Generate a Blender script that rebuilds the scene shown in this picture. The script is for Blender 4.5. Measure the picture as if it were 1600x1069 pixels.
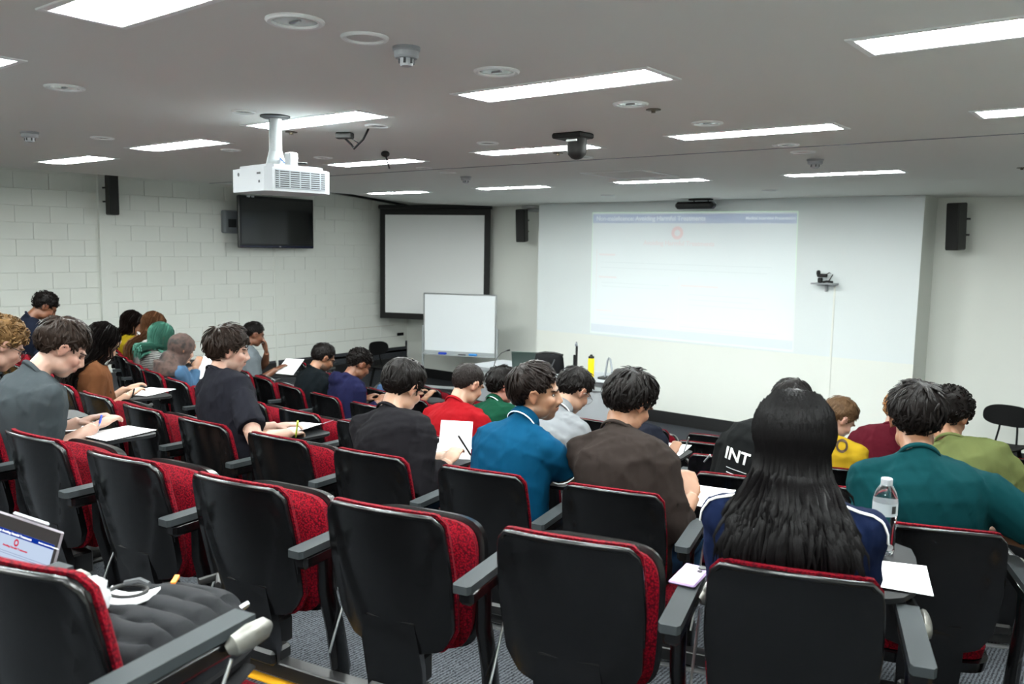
import bpy, bmesh, math, random
import numpy as np
from mathutils import Vector, Matrix, Euler

for o in list(bpy.data.objects):
    bpy.data.objects.remove(o, do_unlink=True)
scene = bpy.context.scene
COL = scene.collection
PI = math.pi

# ------------------------------------------------------------------ camera
FPX, CXP, CYP = 1309.35, 800.0, 534.5          # focal length and centre for a 1600 x 1069 frame
YAW, PITCH, ROLL = 0.67165, 0.11214, 0.01706
CAMZ = 2.32
def cam_axes():
    cy, sy, cp, sp = math.cos(YAW), math.sin(YAW), math.cos(PITCH), math.sin(PITCH)
    f = Vector((-sy*cp, cy*cp, -sp)); r = Vector((cy, sy, 0)); u = r.cross(f)
    cr, sr = math.cos(ROLL), math.sin(ROLL)
    return r*cr+u*sr, -r*sr+u*cr, f
CR, CU, CF = cam_axes()
CAMPOS = Vector((0, 0, CAMZ))
cam_d = bpy.data.cameras.new('camera')
cam_d.sensor_width = 36.0
cam_d.lens = FPX/1600*36.0
cam_d.clip_start = 0.05
cam_d.dof.use_dof = True
cam_d.dof.focus_distance = 3.6
cam_d.dof.aperture_fstop = 4.5
cam = bpy.data.objects.new('camera', cam_d)
COL.objects.link(cam)
m3 = Matrix((CR, CU, -CF)).transposed()
cam.matrix_world = Matrix.Translation(CAMPOS) @ m3.to_4x4()
scene.camera = cam

# ------------------------------------------------------------------ world, exposure
w = bpy.data.worlds.new('world'); scene.world = w; w.use_nodes = True
w.node_tree.nodes['Background'].inputs[0].default_value = (0.8, 0.9, 1, 1)
w.node_tree.nodes['Background'].inputs[1].default_value = 0.0          # closed room, no daylight
vs = scene.view_settings
vs.view_transform = 'Standard'; vs.look = 'None'; vs.gamma = 1.0; vs.use_curve_mapping = False
vs.exposure = 0.62
SLIDE = .65                       # light the projector adds to the wall
TABLETGLOW = .65
LAMP = 122.0                       # emission strength of the ceiling lamp strips

# ------------------------------------------------------------------ pixel -> ray helpers
def ray(px, py):
    return CR*((px-CXP)/FPX) - CU*((py-CYP)/FPX) + CF
def onz(px, py, z):
    d = ray(px, py); return CAMPOS + d*((z-CAMZ)/d.z)
def ony(px, py, y):
    d = ray(px, py); return CAMPOS + d*(y/d.y)
def onx(px, py, x):
    d = ray(px, py); return CAMPOS + d*(x/d.x)
def ondep(px, py, dep):
    return CAMPOS + ray(px, py)*dep
def proj(p):
    q = Vector(p)-CAMPOS; z = q.dot(CF)
    return CXP+FPX*q.dot(CR)/z, CYP-FPX*q.dot(CU)/z, z

# ------------------------------------------------------------------ materials
MATS = {}
def nt(name):
    m = bpy.data.materials.new(name); m.use_nodes = True
    return m, m.node_tree.nodes, m.node_tree.links, m.node_tree.nodes['Principled BSDF']
def lin(c):
    return tuple((x/12.92 if x <= .04045 else ((x+.055)/1.055)**2.4) for x in c)
def rgb(*c):
    return lin([x/255 for x in c])
def mat(name, col, rough=.5, metal=0., bump=0., bscale=200., var=0., vscale=4., spec=None, emit=None, estr=0.,
        trans=0., ior=1.45, coat=0., sheen=0., stretch=None, alpha=None):
    if name in MATS: return MATS[name]
    m, N, L, P = nt(name)
    P.inputs['Base Color'].default_value = (*col, 1)
    P.inputs['Roughness'].default_value = rough
    P.inputs['Metallic'].default_value = metal
    if spec is not None: P.inputs['Specular IOR Level'].default_value = spec
    if trans: P.inputs['Transmission Weight'].default_value = trans; P.inputs['IOR'].default_value = ior
    if coat: P.inputs['Coat Weight'].default_value = coat; P.inputs['Coat Roughness'].default_value = .08
    if sheen: P.inputs['Sheen Weight'].default_value = sheen
    if emit is not None:
        P.inputs['Emission Color'].default_value = (*emit, 1); P.inputs['Emission Strength'].default_value = estr
    if alpha is not None: P.inputs['Alpha'].default_value = alpha
    if bump or var:
        tc = N.new('ShaderNodeTexCoord'); mp = N.new('ShaderNodeMapping')
        L.new(tc.outputs['Object'], mp.inputs[0])
        if stretch: mp.inputs['Scale'].default_value = stretch
    if bump:
        n = N.new('ShaderNodeTexNoise'); n.inputs['Scale'].default_value = bscale; n.inputs['Detail'].default_value = 3
        b = N.new('ShaderNodeBump'); b.inputs['Strength'].default_value = bump; b.inputs['Distance'].default_value = .01
        L.new(mp.outputs[0], n.inputs['Vector']); L.new(n.outputs['Fac'], b.inputs['Height']); L.new(b.outputs[0], P.inputs['Normal'])
    if var:
        n2 = N.new('ShaderNodeTexNoise'); n2.inputs['Scale'].default_value = vscale; n2.inputs['Detail'].default_value = 4
        L.new(mp.outputs[0], n2.inputs['Vector'])
        mx = N.new('ShaderNodeMix'); mx.data_type = 'RGBA'
        mx.inputs[6].default_value = (*[max(0, c*(1-var)) for c in col], 1)
        mx.inputs[7].default_value = (*[min(1, c*(1+var)) for c in col], 1)
        L.new(n2.outputs['Fac'], mx.inputs[0]); L.new(mx.outputs[2], P.inputs['Base Color'])
    MATS[name] = m
    return m

M_WALL = mat('wall_paint', rgb(232, 235, 229), .55, bump=.04, bscale=60, var=.015, vscale=2)
M_SCREENPAINT = mat('screen_paint', rgb(226, 233, 234), .5)
M_CEIL = mat('ceiling_paint', rgb(226, 228, 224), .8, bump=.02, bscale=90)
M_WHITE = mat('white_plastic', rgb(152, 156, 160), .4)
M_METALWHITE = mat('white_metal', rgb(160, 166, 168), .4)
M_REFL = mat('lamp_reflector', rgb(172, 180, 184), .4)
M_LFRAME = mat('lamp_frame', rgb(240, 244, 244), .5)
M_ALU = mat('aluminium', rgb(190, 193, 195), .35, 1.0)
M_SILVER = mat('cast_silver', rgb(128, 127, 122), .42, .8, bump=.03, bscale=50)
M_BLACKP = mat('black_plastic', rgb(9, 9, 10), .2, bump=.05, bscale=900, var=.2, vscale=30)
M_BLACKM = mat('black_metal', rgb(16, 16, 17), .4)
M_ARM = mat('arm_pad_grey', rgb(46, 50, 52), .6, spec=.10, bump=.08, bscale=700)
M_TAB = mat('tablet_laminate', rgb(22, 23, 25), .5, spec=.14, bump=.05, bscale=500)
M_SKIRT = mat('skirting_black', rgb(26, 26, 27), .5)
M_NOSE = mat('nosing_alu', rgb(150, 152, 153), .4, .8)
M_YELLOW = mat('nosing_yellow', rgb(232, 166, 30), .5)
M_PAPER = mat('paper', rgb(240, 243, 247), .7)
M_LAMP = mat('lamp_strip', (1, 1, 1), .5, emit=(.95, 1.0, .97), estr=LAMP)
M_SOOT = mat('black_rubber', rgb(12, 12, 12), .6)
M_DKGREY = mat('dark_grey', rgb(50, 52, 55), .5)
M_GREY = mat('mid_grey', rgb(128, 134, 140), .45)

def red_fabric():
    m, N, L, P = nt('red_seat_fabric')
    P.inputs['Roughness'].default_value = .85
    P.inputs['Specular IOR Level'].default_value = .08
    tc = N.new('ShaderNodeTexCoord'); mp = N.new('ShaderNodeMapping'); mp.inputs['Scale'].default_value = (1, 1, 1)
    L.new(tc.outputs['Object'], mp.inputs[0])
    vo = N.new('ShaderNodeTexVoronoi'); vo.inputs['Scale'].default_value = 170
    L.new(mp.outputs[0], vo.inputs['Vector'])
    cr = N.new('ShaderNodeValToRGB')
    cr.color_ramp.elements[0].color = (*rgb(124, 3, 22), 1); cr.color_ramp.elements[0].position = .1
    cr.color_ramp.elements[1].color = (*rgb(58, 2, 11), 1); cr.color_ramp.elements[1].position = .75
    L.new(vo.outputs['Distance'], cr.inputs[0]); L.new(cr.outputs[0], P.inputs['Base Color'])
    b = N.new('ShaderNodeBump'); b.invert = True; b.inputs['Strength'].default_value = .6; b.inputs['Distance'].default_value = .003
    L.new(vo.outputs['Distance'], b.inputs['Height']); L.new(b.outputs[0], P.inputs['Normal'])
    return m
M_RED = red_fabric()

def carpet():
    m, N, L, P = nt('carpet')
    P.inputs['Roughness'].default_value = .95; P.inputs['Specular IOR Level'].default_value = .1
    tc = N.new('ShaderNodeTexCoord')
    n = N.new('ShaderNodeTexNoise'); n.inputs['Scale'].default_value = 160; n.inputs['Detail'].default_value = 2
    wv = N.new('ShaderNodeTexWave'); wv.inputs['Scale'].default_value = 22; wv.inputs['Distortion'].default_value = 3; wv.inputs['Detail'].default_value = 3
    wv.inputs['Detail Scale'].default_value = 4
    L.new(tc.outputs['Object'], n.inputs['Vector']); L.new(tc.outputs['Object'], wv.inputs['Vector'])
    ad = N.new('ShaderNodeMath'); ad.operation = 'MULTIPLY_ADD'; ad.inputs[1].default_value = .45
    L.new(wv.outputs['Fac'], ad.inputs[0]); L.new(n.outputs['Fac'], ad.inputs[2])
    cr = N.new('ShaderNodeValToRGB')
    cr.color_ramp.elements[0].position = .4; cr.color_ramp.elements[0].color = (*rgb(24, 25, 28), 1)
    cr.color_ramp.elements[1].position = .95; cr.color_ramp.elements[1].color = (*rgb(78, 81, 86), 1)
    L.new(ad.outputs[0], cr.inputs[0]); L.new(cr.outputs[0], P.inputs['Base Color'])
    b = N.new('ShaderNodeBump'); b.inputs['Strength'].default_value = .5; b.inputs['Distance'].default_value = .006
    L.new(ad.outputs[0], b.inputs['Height']); L.new(b.outputs[0], P.inputs['Normal'])
    return m
M_CARPET = carpet()

# ------------------------------------------------------------------ mesh builder
def link(o, parent=None):
    COL.objects.link(o)
    if parent is not None: o.parent = parent
    return o
class MB:
    def __init__(s): s.v = []; s.f = []
    def add(s, vs, fs, M=None):
        b = len(s.v)
        s.v += [tuple(M @ Vector(p)) for p in vs] if M is not None else [tuple(p) for p in vs]
        s.f += [tuple(i+b for i in f) for f in fs]
        return s
    def box(s, c, size, M=None, ch=0.):
        hx, hy, hz = [x/2 for x in size]; c = Vector(c)
        if ch <= 0:
            vs = [(x*hx, y*hy, z*hz) for x in (-1, 1) for y in (-1, 1) for z in (-1, 1)]
            fs = [(0, 1, 3, 2), (4, 6, 7, 5), (0, 4, 5, 1), (2, 3, 7, 6), (0, 2, 6, 4), (1, 5, 7, 3)]
        else:
            k = min(ch, hx*.98, hy*.98, hz*.98); vs = []; fs = []; idx = {}
            for sx in (-1, 1):
                for sy in (-1, 1):
                    for sz in (-1, 1):
                        for a in range(3):
                            p = [sx*(hx-k), sy*(hy-k), sz*(hz-k)]
                            p[a] = (sx*hx, sy*hy, sz*hz)[a]
                            idx[(sx, sy, sz, a)] = len(vs); vs.append(tuple(p))
            I = idx
            for a in range(3):
                b_, c_ = (a+1) % 3, (a+2) % 3
                for sa in (-1, 1):
                    q = []
                    for sb, sc in ((-1, -1), (1, -1), (1, 1), (-1, 1)):
                        t = [0, 0, 0]; t[a] = sa; t[b_] = sb; t[c_] = sc; q.append(I[(*t, a)])
                    fs.append(tuple(q) if sa > 0 else tuple(q[::-1]))
                for sb in (-1, 1):
                    for sc in (-1, 1):
                        q = []
                        for sa in (-1, 1):
                            t = [0, 0, 0]; t[a] = sa; t[b_] = sb; t[c_] = sc
                            q += [I[(*t, b_)], I[(*t, c_)]]
                        f = (q[0], q[1], q[3], q[2])
                        fs.append(f if sb*sc < 0 else f[::-1])
            for sx in (-1, 1):
                for sy in (-1, 1):
                    for sz in (-1, 1):
                        f = tuple(I[(sx, sy, sz, a)] for a in range(3))
                        fs.append(f if sx*sy*sz > 0 else f[::-1])
        vs = [tuple(c+Vector(p)) for p in vs] if M is None else [tuple(c+(M @ Vector(p))) for p in vs]
        return s.add(vs, fs)
    def tube(s, pts, rad, n=8, cap=True, flat=1., up=None):
        pts = [Vector(p) for p in pts]; m = len(pts)
        if not hasattr(rad, '__len__'): rad = [rad]*m
        t0 = (pts[1]-pts[0]).normalized()
        ref = Vector(up) if up is not None else (Vector((0, 0, 1)) if abs(t0.z) < .9 else Vector((0, 1, 0)))
        a = (ref - t0*ref.dot(t0)).normalized(); vs = []; fs = []
        for i in range(m):
            t = (pts[min(i+1, m-1)]-pts[max(i-1, 0)]).normalized()
            a = (a-t*a.dot(t)).normalized(); b = t.cross(a)
            r = rad[i]; ra, rb = (r if isinstance(r, (tuple, list)) else (r*flat, r))
            for k in range(n):
                th = 2*PI*k/n
                vs.append(tuple(pts[i]+a*(ra*math.cos(th))+b*(rb*math.sin(th))))
        for i in range(m-1):
            for k in range(n):
                k2 = (k+1) % n
                fs.append((i*n+k, i*n+k2, (i+1)*n+k2, (i+1)*n+k))
        if cap: fs += [tuple(range(n))[::-1], tuple((m-1)*n+k for k in range(n))]
        return s.add(vs, fs)
    def ell(s, c, r, nu=14, nv=10, M=None):
        c = Vector(c); r = (r,)*3 if not hasattr(r, '__len__') else r; vs = []; fs = []
        for j in range(1, nv):
            ph = PI*j/nv
            for i in range(nu):
                th = 2*PI*i/nu
                vs.append((r[0]*math.sin(ph)*math.cos(th), r[1]*math.sin(ph)*math.sin(th), r[2]*math.cos(ph)))
        t = len(vs); vs += [(0, 0, r[2]), (0, 0, -r[2])]
        for j in range(nv-2):
            for i in range(nu):
                i2 = (i+1) % nu; fs.append((j*nu+i, (j+1)*nu+i, (j+1)*nu+i2, j*nu+i2))
        for i in range(nu):
            i2 = (i+1) % nu; fs += [(t, i, i2), (t+1, (nv-2)*nu+i2, (nv-2)*nu+i)]
        vs = [tuple(c+((M @ Vector(p)) if M is not None else Vector(p))) for p in vs]
        return s.add(vs, fs)
    def lathe(s, prof, n=20, M=None, c=(0, 0, 0)):
        vs = []; fs = []; m = len(prof); c = Vector(c)
        for r, z in prof:
            for k in range(n):
                th = 2*PI*k/n; vs.append((r*math.cos(th), r*math.sin(th), z))
        for i in range(m-1):
            for k in range(n):
                k2 = (k+1) % n; fs.append((i*n+k, i*n+k2, (i+1)*n+k2, (i+1)*n+k))
        fs += [tuple(range(n))[::-1], tuple((m-1)*n+k for k in range(n))]
        vs = [tuple(c+((M @ Vector(p)) if M is not None else Vector(p))) for p in vs]
        return s.add(vs, fs)
    def prism(s, out, z0, z1, M=None):
        n = len(out)
        vs = [(x, y, z0) for x, y in out]+[(x, y, z1) for x, y in out]
        fs = [tuple(range(n))[::-1], tuple(range(n, 2*n))]+[(i, (i+1) % n, n+(i+1) % n, n+i) for i in range(n)]
        return s.add(vs, fs, M)
    def closed_grid(s, F, B):
        """front grid F and back grid B (lists of rows of points) joined round the rim"""
        r, c = len(F), len(F[0]); n = r*c
        vs = [p for row in F for p in row]+[p for row in B for p in row]; fs = []
        for i in range(r-1):
            for j in range(c-1):
                a = i*c+j; fs.append((a, a+1, a+c+1, a+c)); fs.append((n+a, n+a+c, n+a+c+1, n+a+1))
        rim = [(0, j) for j in range(c)]+[(i, c-1) for i in range(1, r)]+[(r-1, j) for j in range(c-2, -1, -1)]+[(i, 0) for i in range(r-2, 0, -1)]
        q = [i*c+j for i, j in rim]
        for k in range(len(q)):
            a, b = q[k], q[(k+1) % len(q)]; fs.append((b, a, n+a, n+b))
        return s.add(vs, fs)
    def mesh(s, name='m', smooth=None):
        me = bpy.data.meshes.new(name); me.from_pydata(s.v, [], s.f); me.update()
        if smooth is not None and len(me.polygons):
            me.polygons.foreach_set('use_smooth', [True]*len(me.polygons))
            me.set_sharp_from_angle(angle=math.radians(smooth))
        return me
    def obj(s, name, m, parent=None, smooth=35, loc=None):
        me = s.mesh(name, smooth)
        if m is not None: me.materials.append(m)
        o = bpy.data.objects.new(name, me)
        if loc is not None: o.location = loc
        return link(o, parent)
def fixnormals(me):
    bm = bmesh.new(); bm.from_mesh(me); bmesh.ops.recalc_face_normals(bm, faces=bm.faces); bm.to_mesh(me); bm.free()
def inst(name, me, parent=None, M=None, m=None):
    o = bpy.data.objects.new(name, me); link(o, parent)
    if M is not None: o.matrix_local = M
    return o
def empty(name, loc=(0, 0, 0), rz=0.):
    o = bpy.data.objects.new(name, None); o.empty_display_size = .1
    o.location = loc; o.rotation_euler = (0, 0, rz); return link(o)
def tag(o, label, cat, group=None):
    o['label'] = label; o['category'] = cat
    if group: o['group'] = group
    return o
def struct(o):
    o['kind'] = 'structure'; return o
def T(x, y, z): return Matrix.Translation((x, y, z))
def RX(a): return Matrix.Rotation(a, 4, 'X')
def RY(a): return Matrix.Rotation(a, 4, 'Y')
def RZ(a): return Matrix.Rotation(a, 4, 'Z')
def sst(a, b, x):
    t = min(1., max(0., (x-a)/(b-a))); return t*t*(3-2*t)
FONT = None
def text_mesh(s, size, bold=False, align='LEFT'):
    cu = bpy.data.curves.new('t', 'FONT'); cu.body = s; cu.size = size; cu.align_x = align; cu.extrude = .0004
    if bold: cu.offset = size*.024
    ob = bpy.data.objects.new('t', cu); COL.objects.link(ob)
    dg = bpy.context.evaluated_depsgraph_get()
    me = bpy.data.meshes.new_from_object(ob.evaluated_get(dg))
    bpy.data.objects.remove(ob); bpy.data.curves.remove(cu)
    return me
def text(name, s, size, m, parent, M, bold=False, align='LEFT'):
    me = text_mesh(s, size, bold, align); me.materials.clear(); me.materials.append(m)
    return inst(name, me, parent, M)

# ------------------------------------------------------------------ seating geometry (arcs round one centre)
ACX, ACY, PITCHW = -4.377, 12.815, .55
ROWS = 'ABCDEFG'
RAD = {k: 11.606-.974*(i-1) for i, k in enumerate(ROWS)}
FLOORZ = {k: max(0., CAMZ-(.729+.154*(i-1))-.82) for i, k in enumerate(ROWS)}
FLOORZ['G'] = 0.
OFF = {'A': .2065, 'B': .075, 'C': -.010, 'D': -.347, 'E': -.251, 'F': .2179-6*.55/7.71, 'G': .1927-5*.55/6.736}
def seat_frame(row, n):
    R = RAD[row]; th = OFF[row]+n*PITCHW/R+.196/R
    return Vector((ACX+R*math.sin(th), ACY-R*math.cos(th), FLOORZ[row])), th
XL, XR, YF, YREC, YB, CEIL = -10.85, 1.55, 10.0, 10.6, -2.6, 2.965
WTOP = 3.21
# ================================================================== ROOM
EDGEX = -8.4
LIGHTS = [(-2.57, 1.08), (-4.28, 1.10), (-.85, 1.06), (-.85, 2.69), (-2.48, 2.69), (-4.10, 2.75), (-5.81, 2.96), (-7.55, 3.07),
          (-5.50, 4.44), (-3.87, 4.38), (-2.35, 4.32), (-.80, 4.30), (-8.05, 7.12), (-6.20, 7.06), (-4.37, 6.98), (-2.69, 6.96),
          (-2.57, -.6), (-4.28, -.6), (-6.0, -.6), (-.85, -.6), (-6.0, 1.10), (-7.55, 1.2)]
LW, LD = .93, .236

def wallbox(name, x0, x1, y0, y1, z0, z1, m=M_WALL):
    o = MB().box(((x0+x1)/2, (y0+y1)/2, (z0+z1)/2), (x1-x0, y1-y0, z1-z0)).obj(name, m, smooth=None)
    return struct(o)
wallbox('wall_left', XL-.2, XL, YB-.2, YREC+.2, -.1, 3.4)
wall_left = bpy.data.objects['wall_left']
wallbox('wall_right', XR, XR+.2, YB-.2, YREC+.2, -.1, 3.4)
wallbox('wall_back', XL, XR, YB-.2, YB, -.1, 3.4)
FX0, FX1 = -7.476, -2.25
wallbox('wall_front_left', XL, FX0, YREC, YREC+.2, -.1, 3.4)
wallbox('wall_front_right', FX1, XR, YREC, YREC+.2, -.1, 3.4)
PZ = 1.106
wf = wallbox('wall_front', FX0, FX1, YF, YREC+.2, -.1, CEIL+.1)
MB().box(((FX0+FX1)/2, YF-.002, (PZ+CEIL)/2), (FX1-FX0, .006, CEIL-PZ)).obj('screen_paint_panel', M_SCREENPAINT, wf, smooth=None)
# pilasters on the left wall
yp = onx(150, 300, XL).y
struct(MB().box((XL+.03, yp+.07, 1.6), (.06, .14, 3.2)).obj('trim_1', M_WALL, smooth=None))
yq = onx(430, 420, XL).y
struct(MB().box((XL+.012, yq, 1.6), (.03, .03, 3.2)).obj('trim_2', M_WALL, smooth=None))
# painted blockwork of the left wall: every block its own piece
bme = MB().box((0, 0, 0), (.012, .3965, .1965), ch=.003).mesh('block', None); bme.materials.append(M_WALL)
k = 0; z = .62
row = 0
while z < WTOP-.02:
    y = 3.15+(.2 if row % 2 else 0.)
    while y+.2 <= YREC-.02:
        if k < 300:
            inst('block', bme, wall_left, T(XL+.004+.0016*((k*7) % 3), y, z)); k += 1
        y += .4
    z += .2; row += 1

# floor: front floor and curved tiers
def clampx(x): return min(XR-.001, max(XL+.001, x))
def arc_pts(R, z, t0=-1.35, t1=1.35, n=72):
    return [(clampx(ACX+R*math.sin(t0+(t1-t0)*i/n)), ACY-R*math.cos(t0+(t1-t0)*i/n), z) for i in range(n+1)]
def strip(mb, A, B):
    n = len(A); mb.add(list(A)+list(B), [(i, n+i, n+i+1, i+1) for i in range(n-1)])
edges = {k: RAD[k]-.12 for k in ROWS}               # each tier starts at its own row's legs
f = MB(); f.add([(XL, -1, 0), (XR, -1, 0), (XR, YREC, 0), (XL, YREC, 0)], [(0, 1, 2, 3)])
struct(f.obj('floor', M_CARPET, smooth=None))
order = list(ROWS[:6])                               # A..F
for i, k in enumerate(order):
    nxt = ROWS[i+1]; zz = FLOORZ[k]; Ro = edges[k]; Ri = edges[nxt]
    mb = MB(); A = arc_pts(Ri, zz); B = arc_pts(Ro, zz); lowz = FLOORZ[nxt]
    strip(mb, A, B); strip(mb, arc_pts(Ri, lowz-.0), A)
    o = mb.obj('floor_tier', M_CARPET, smooth=None); struct(o)
    nb = MB(); m_ = 72
    prof = [(.004, -.032), (.004, .004), (-.034, .004), (-.034, -.001)]
    for a, b in zip(prof[:-1], prof[1:]):
        strip(nb, arc_pts(Ri-a[0], zz+a[1]), arc_pts(Ri-b[0], zz+b[1]))
    struct(nb.obj('trim_nosing', M_YELLOW if k == 'A' else M_NOSE, smooth=None))
mb = MB(); zz = FLOORZ['A']+.154
Aup = arc_pts(edges['A'], FLOORZ['A']); Bt = arc_pts(edges['A']+.93, FLOORZ['A'])
strip(mb, Aup, Bt); strip(mb, Bt, arc_pts(edges['A']+.93, zz)); strip(mb, arc_pts(edges['A']+.93, zz), arc_pts(19, zz))
struct(mb.obj('floor_tier', M_CARPET, smooth=None))

# skirtings
def skirt(name, x0, x1, y0, y1, z0, z1):
    return struct(MB().box(((x0+x1)/2, (y0+y1)/2, (z0+z1)/2), (x1-x0, y1-y0, z1-z0)).obj(name, M_SKIRT, smooth=None))
skirt('baseboard_front', FX0-.015, FX1+.015, YF-.015, YF, 0, .165)
skirt('baseboard_front_left', XL, FX0, YREC-.015, YREC, 0, .165)
skirt('baseboard_front_right', FX1, XR, YREC-.015, YREC, 0, .165)
ypts = []
for k in ROWS[:-1]:
    R = edges[ROWS[ROWS.index(k)+1]]
    if R > abs(XL-ACX)+.05: ypts.append((ACY-math.sqrt(R*R-(XL-ACX)**2), FLOORZ[k]))
ypts = sorted(ypts); y0 = YB
sb = MB()
for ye, zf in ypts+[(YREC, 0.)]:
    sb.box((XL+.008, (y0+ye)/2, zf/2+.09), (.016, ye-y0, zf+.18)); y0 = ye
struct(sb.obj('baseboard_left', M_SKIRT, smooth=None))

# ceiling with openings for the recessed lamps
xs = sorted({EDGEX, XR}|{round(v, 3) for x, y in LIGHTS for v in (x, x+LW)})
ys = sorted({YB, YREC}|{round(v, 3) for x, y in LIGHTS for v in (y, y+LD)})
c = MB()
def in_hole(x, y): return any(lx < x < lx+LW and ly < y < ly+LD for lx, ly in LIGHTS)
for i in range(len(xs)-1):
    for j in range(len(ys)-1):
        if in_hole((xs[i]+xs[i+1])/2, (ys[j]+ys[j+1])/2): continue
        c.add([(xs[i], ys[j], CEIL), (xs[i], ys[j+1], CEIL), (xs[i+1], ys[j+1], CEIL), (xs[i+1], ys[j], CEIL)], [(0, 1, 2, 3)])
W2 = 3.05
c.add([(EDGEX, YB, CEIL), (XL, YB, WTOP), (XL, 8.6, WTOP), (EDGEX, 8.6, CEIL), (XL, YREC, W2), (EDGEX, YREC, CEIL)], [(0, 1, 2, 3), (3, 2, 4, 5)])
ceil_o = struct(c.obj('ceiling', M_CEIL, smooth=None))
cap_o = struct(MB().box(((XL+XR)/2, (YB+YREC)/2, 3.42), (XR-XL+.4, YREC-YB+.4, .06)).obj('ceiling_slab', M_CEIL, smooth=None))
# faint joint across the ceiling and the dark slot along the top of the left wall
struct(MB().box(((XR+EDGEX)/2, 5.2, CEIL-.002), (XR-EDGEX, .008, .004)).obj('trim_3', M_GREY, smooth=None))
sl = MB().tube([(XL+.02, 7.2, WTOP-.02), (XL+.02, 8.6, WTOP-.02), (XL+.02, YREC-.03, W2-.02)], .02, 6)
struct(sl.obj('trim_4', M_SKIRT))

# recessed lamps
def light_meshes():
    fr = MB(); wd = .026
    for sx in (-1, 1):
        fr.box((sx*(LW/2-.001), 0, -.001), (wd, LD+wd, .008), ch=.002)
        fr.box((0, sx*(LD/2-.001), -.001), (LW-wd, wd, .008), ch=.002)
    rf = MB(); h = .055
    x, y = LW/2-.005, LD/2-.005; yi = .055
    rf.add([(-x, -y, 0), (x, -y, 0), (x, -yi, h), (-x, -yi, h), (x, yi, h), (-x, yi, h), (x, y, 0), (-x, y, 0)],
           [(0, 3, 2, 1), (3, 5, 4, 2), (5, 7, 6, 4), (0, 7, 5, 3), (1, 2, 4, 6)])
    la = MB().box((-LW/4+.004, 0, .004), (LW/2-.05, .098, .018), ch=.006)
    lb = MB().box((LW/4-.004, 0, .004), (LW/2-.05, .098, .018), ch=.006)
    dv = MB().box((0, 0, .01), (.012, .12, .03))
    out = []
    for mb, m, nm in ((fr, M_LFRAME, 'frame'), (rf, M_REFL, 'reflector'), (la, M_LAMP, 'lamp_strip'), (lb, M_LAMP, 'lamp_strip'), (dv, M_REFL, 'divider')):
        me = mb.mesh(nm, None); me.materials.append(m); out.append((nm, me))
    return out
LM = light_meshes()
def lrow(y): return ('back', 'second', 'third', 'fourth', 'front')[0 if y < 0 else 1 if y < 2 else 2 if y < 3.6 else 3 if y < 6 else 4]
for i, (x, y) in enumerate(LIGHTS):
    off = y < 0 or (y < 2 and (x > -1 or x < -5))          # lines of lamps that go on outside the picture
    tagn = '_%s_%s' % ('rear' if y < 0 else 'second', {-7.55: 'a', -6.0: 'b', -4.28: 'c', -2.57: 'd', -.85: 'e'}.get(x, 'f'))
    r = empty('ceiling_light'+tagn+'_offscreen' if off else 'ceiling_light', (x+LW/2, y+LD/2, CEIL))
    col = sum(1 for a, b in LIGHTS if lrow(b) == lrow(y) and a < x)
    col = ('first', 'second', 'third', 'fourth', 'fifth')[min(col, 4)]
    rw = {'back': 'rearmost line', 'second': 'line behind the projector', 'third': 'line above the projector', 'fourth': 'line by the ceiling camera', 'front': 'line near the slide wall'}[lrow(y)]
    tag(r, 'recessed strip lamp, %s from the television wall in the %s' % (col, rw), 'ceiling light', 'recessed ceiling lamps')
    for j_, (nm, me) in enumerate(LM): inst(nm+tagn+'_%s_offscreen' % ('left', 'right')[j_ % 2] if off and nm == 'lamp_strip' else nm, me, r)
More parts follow.
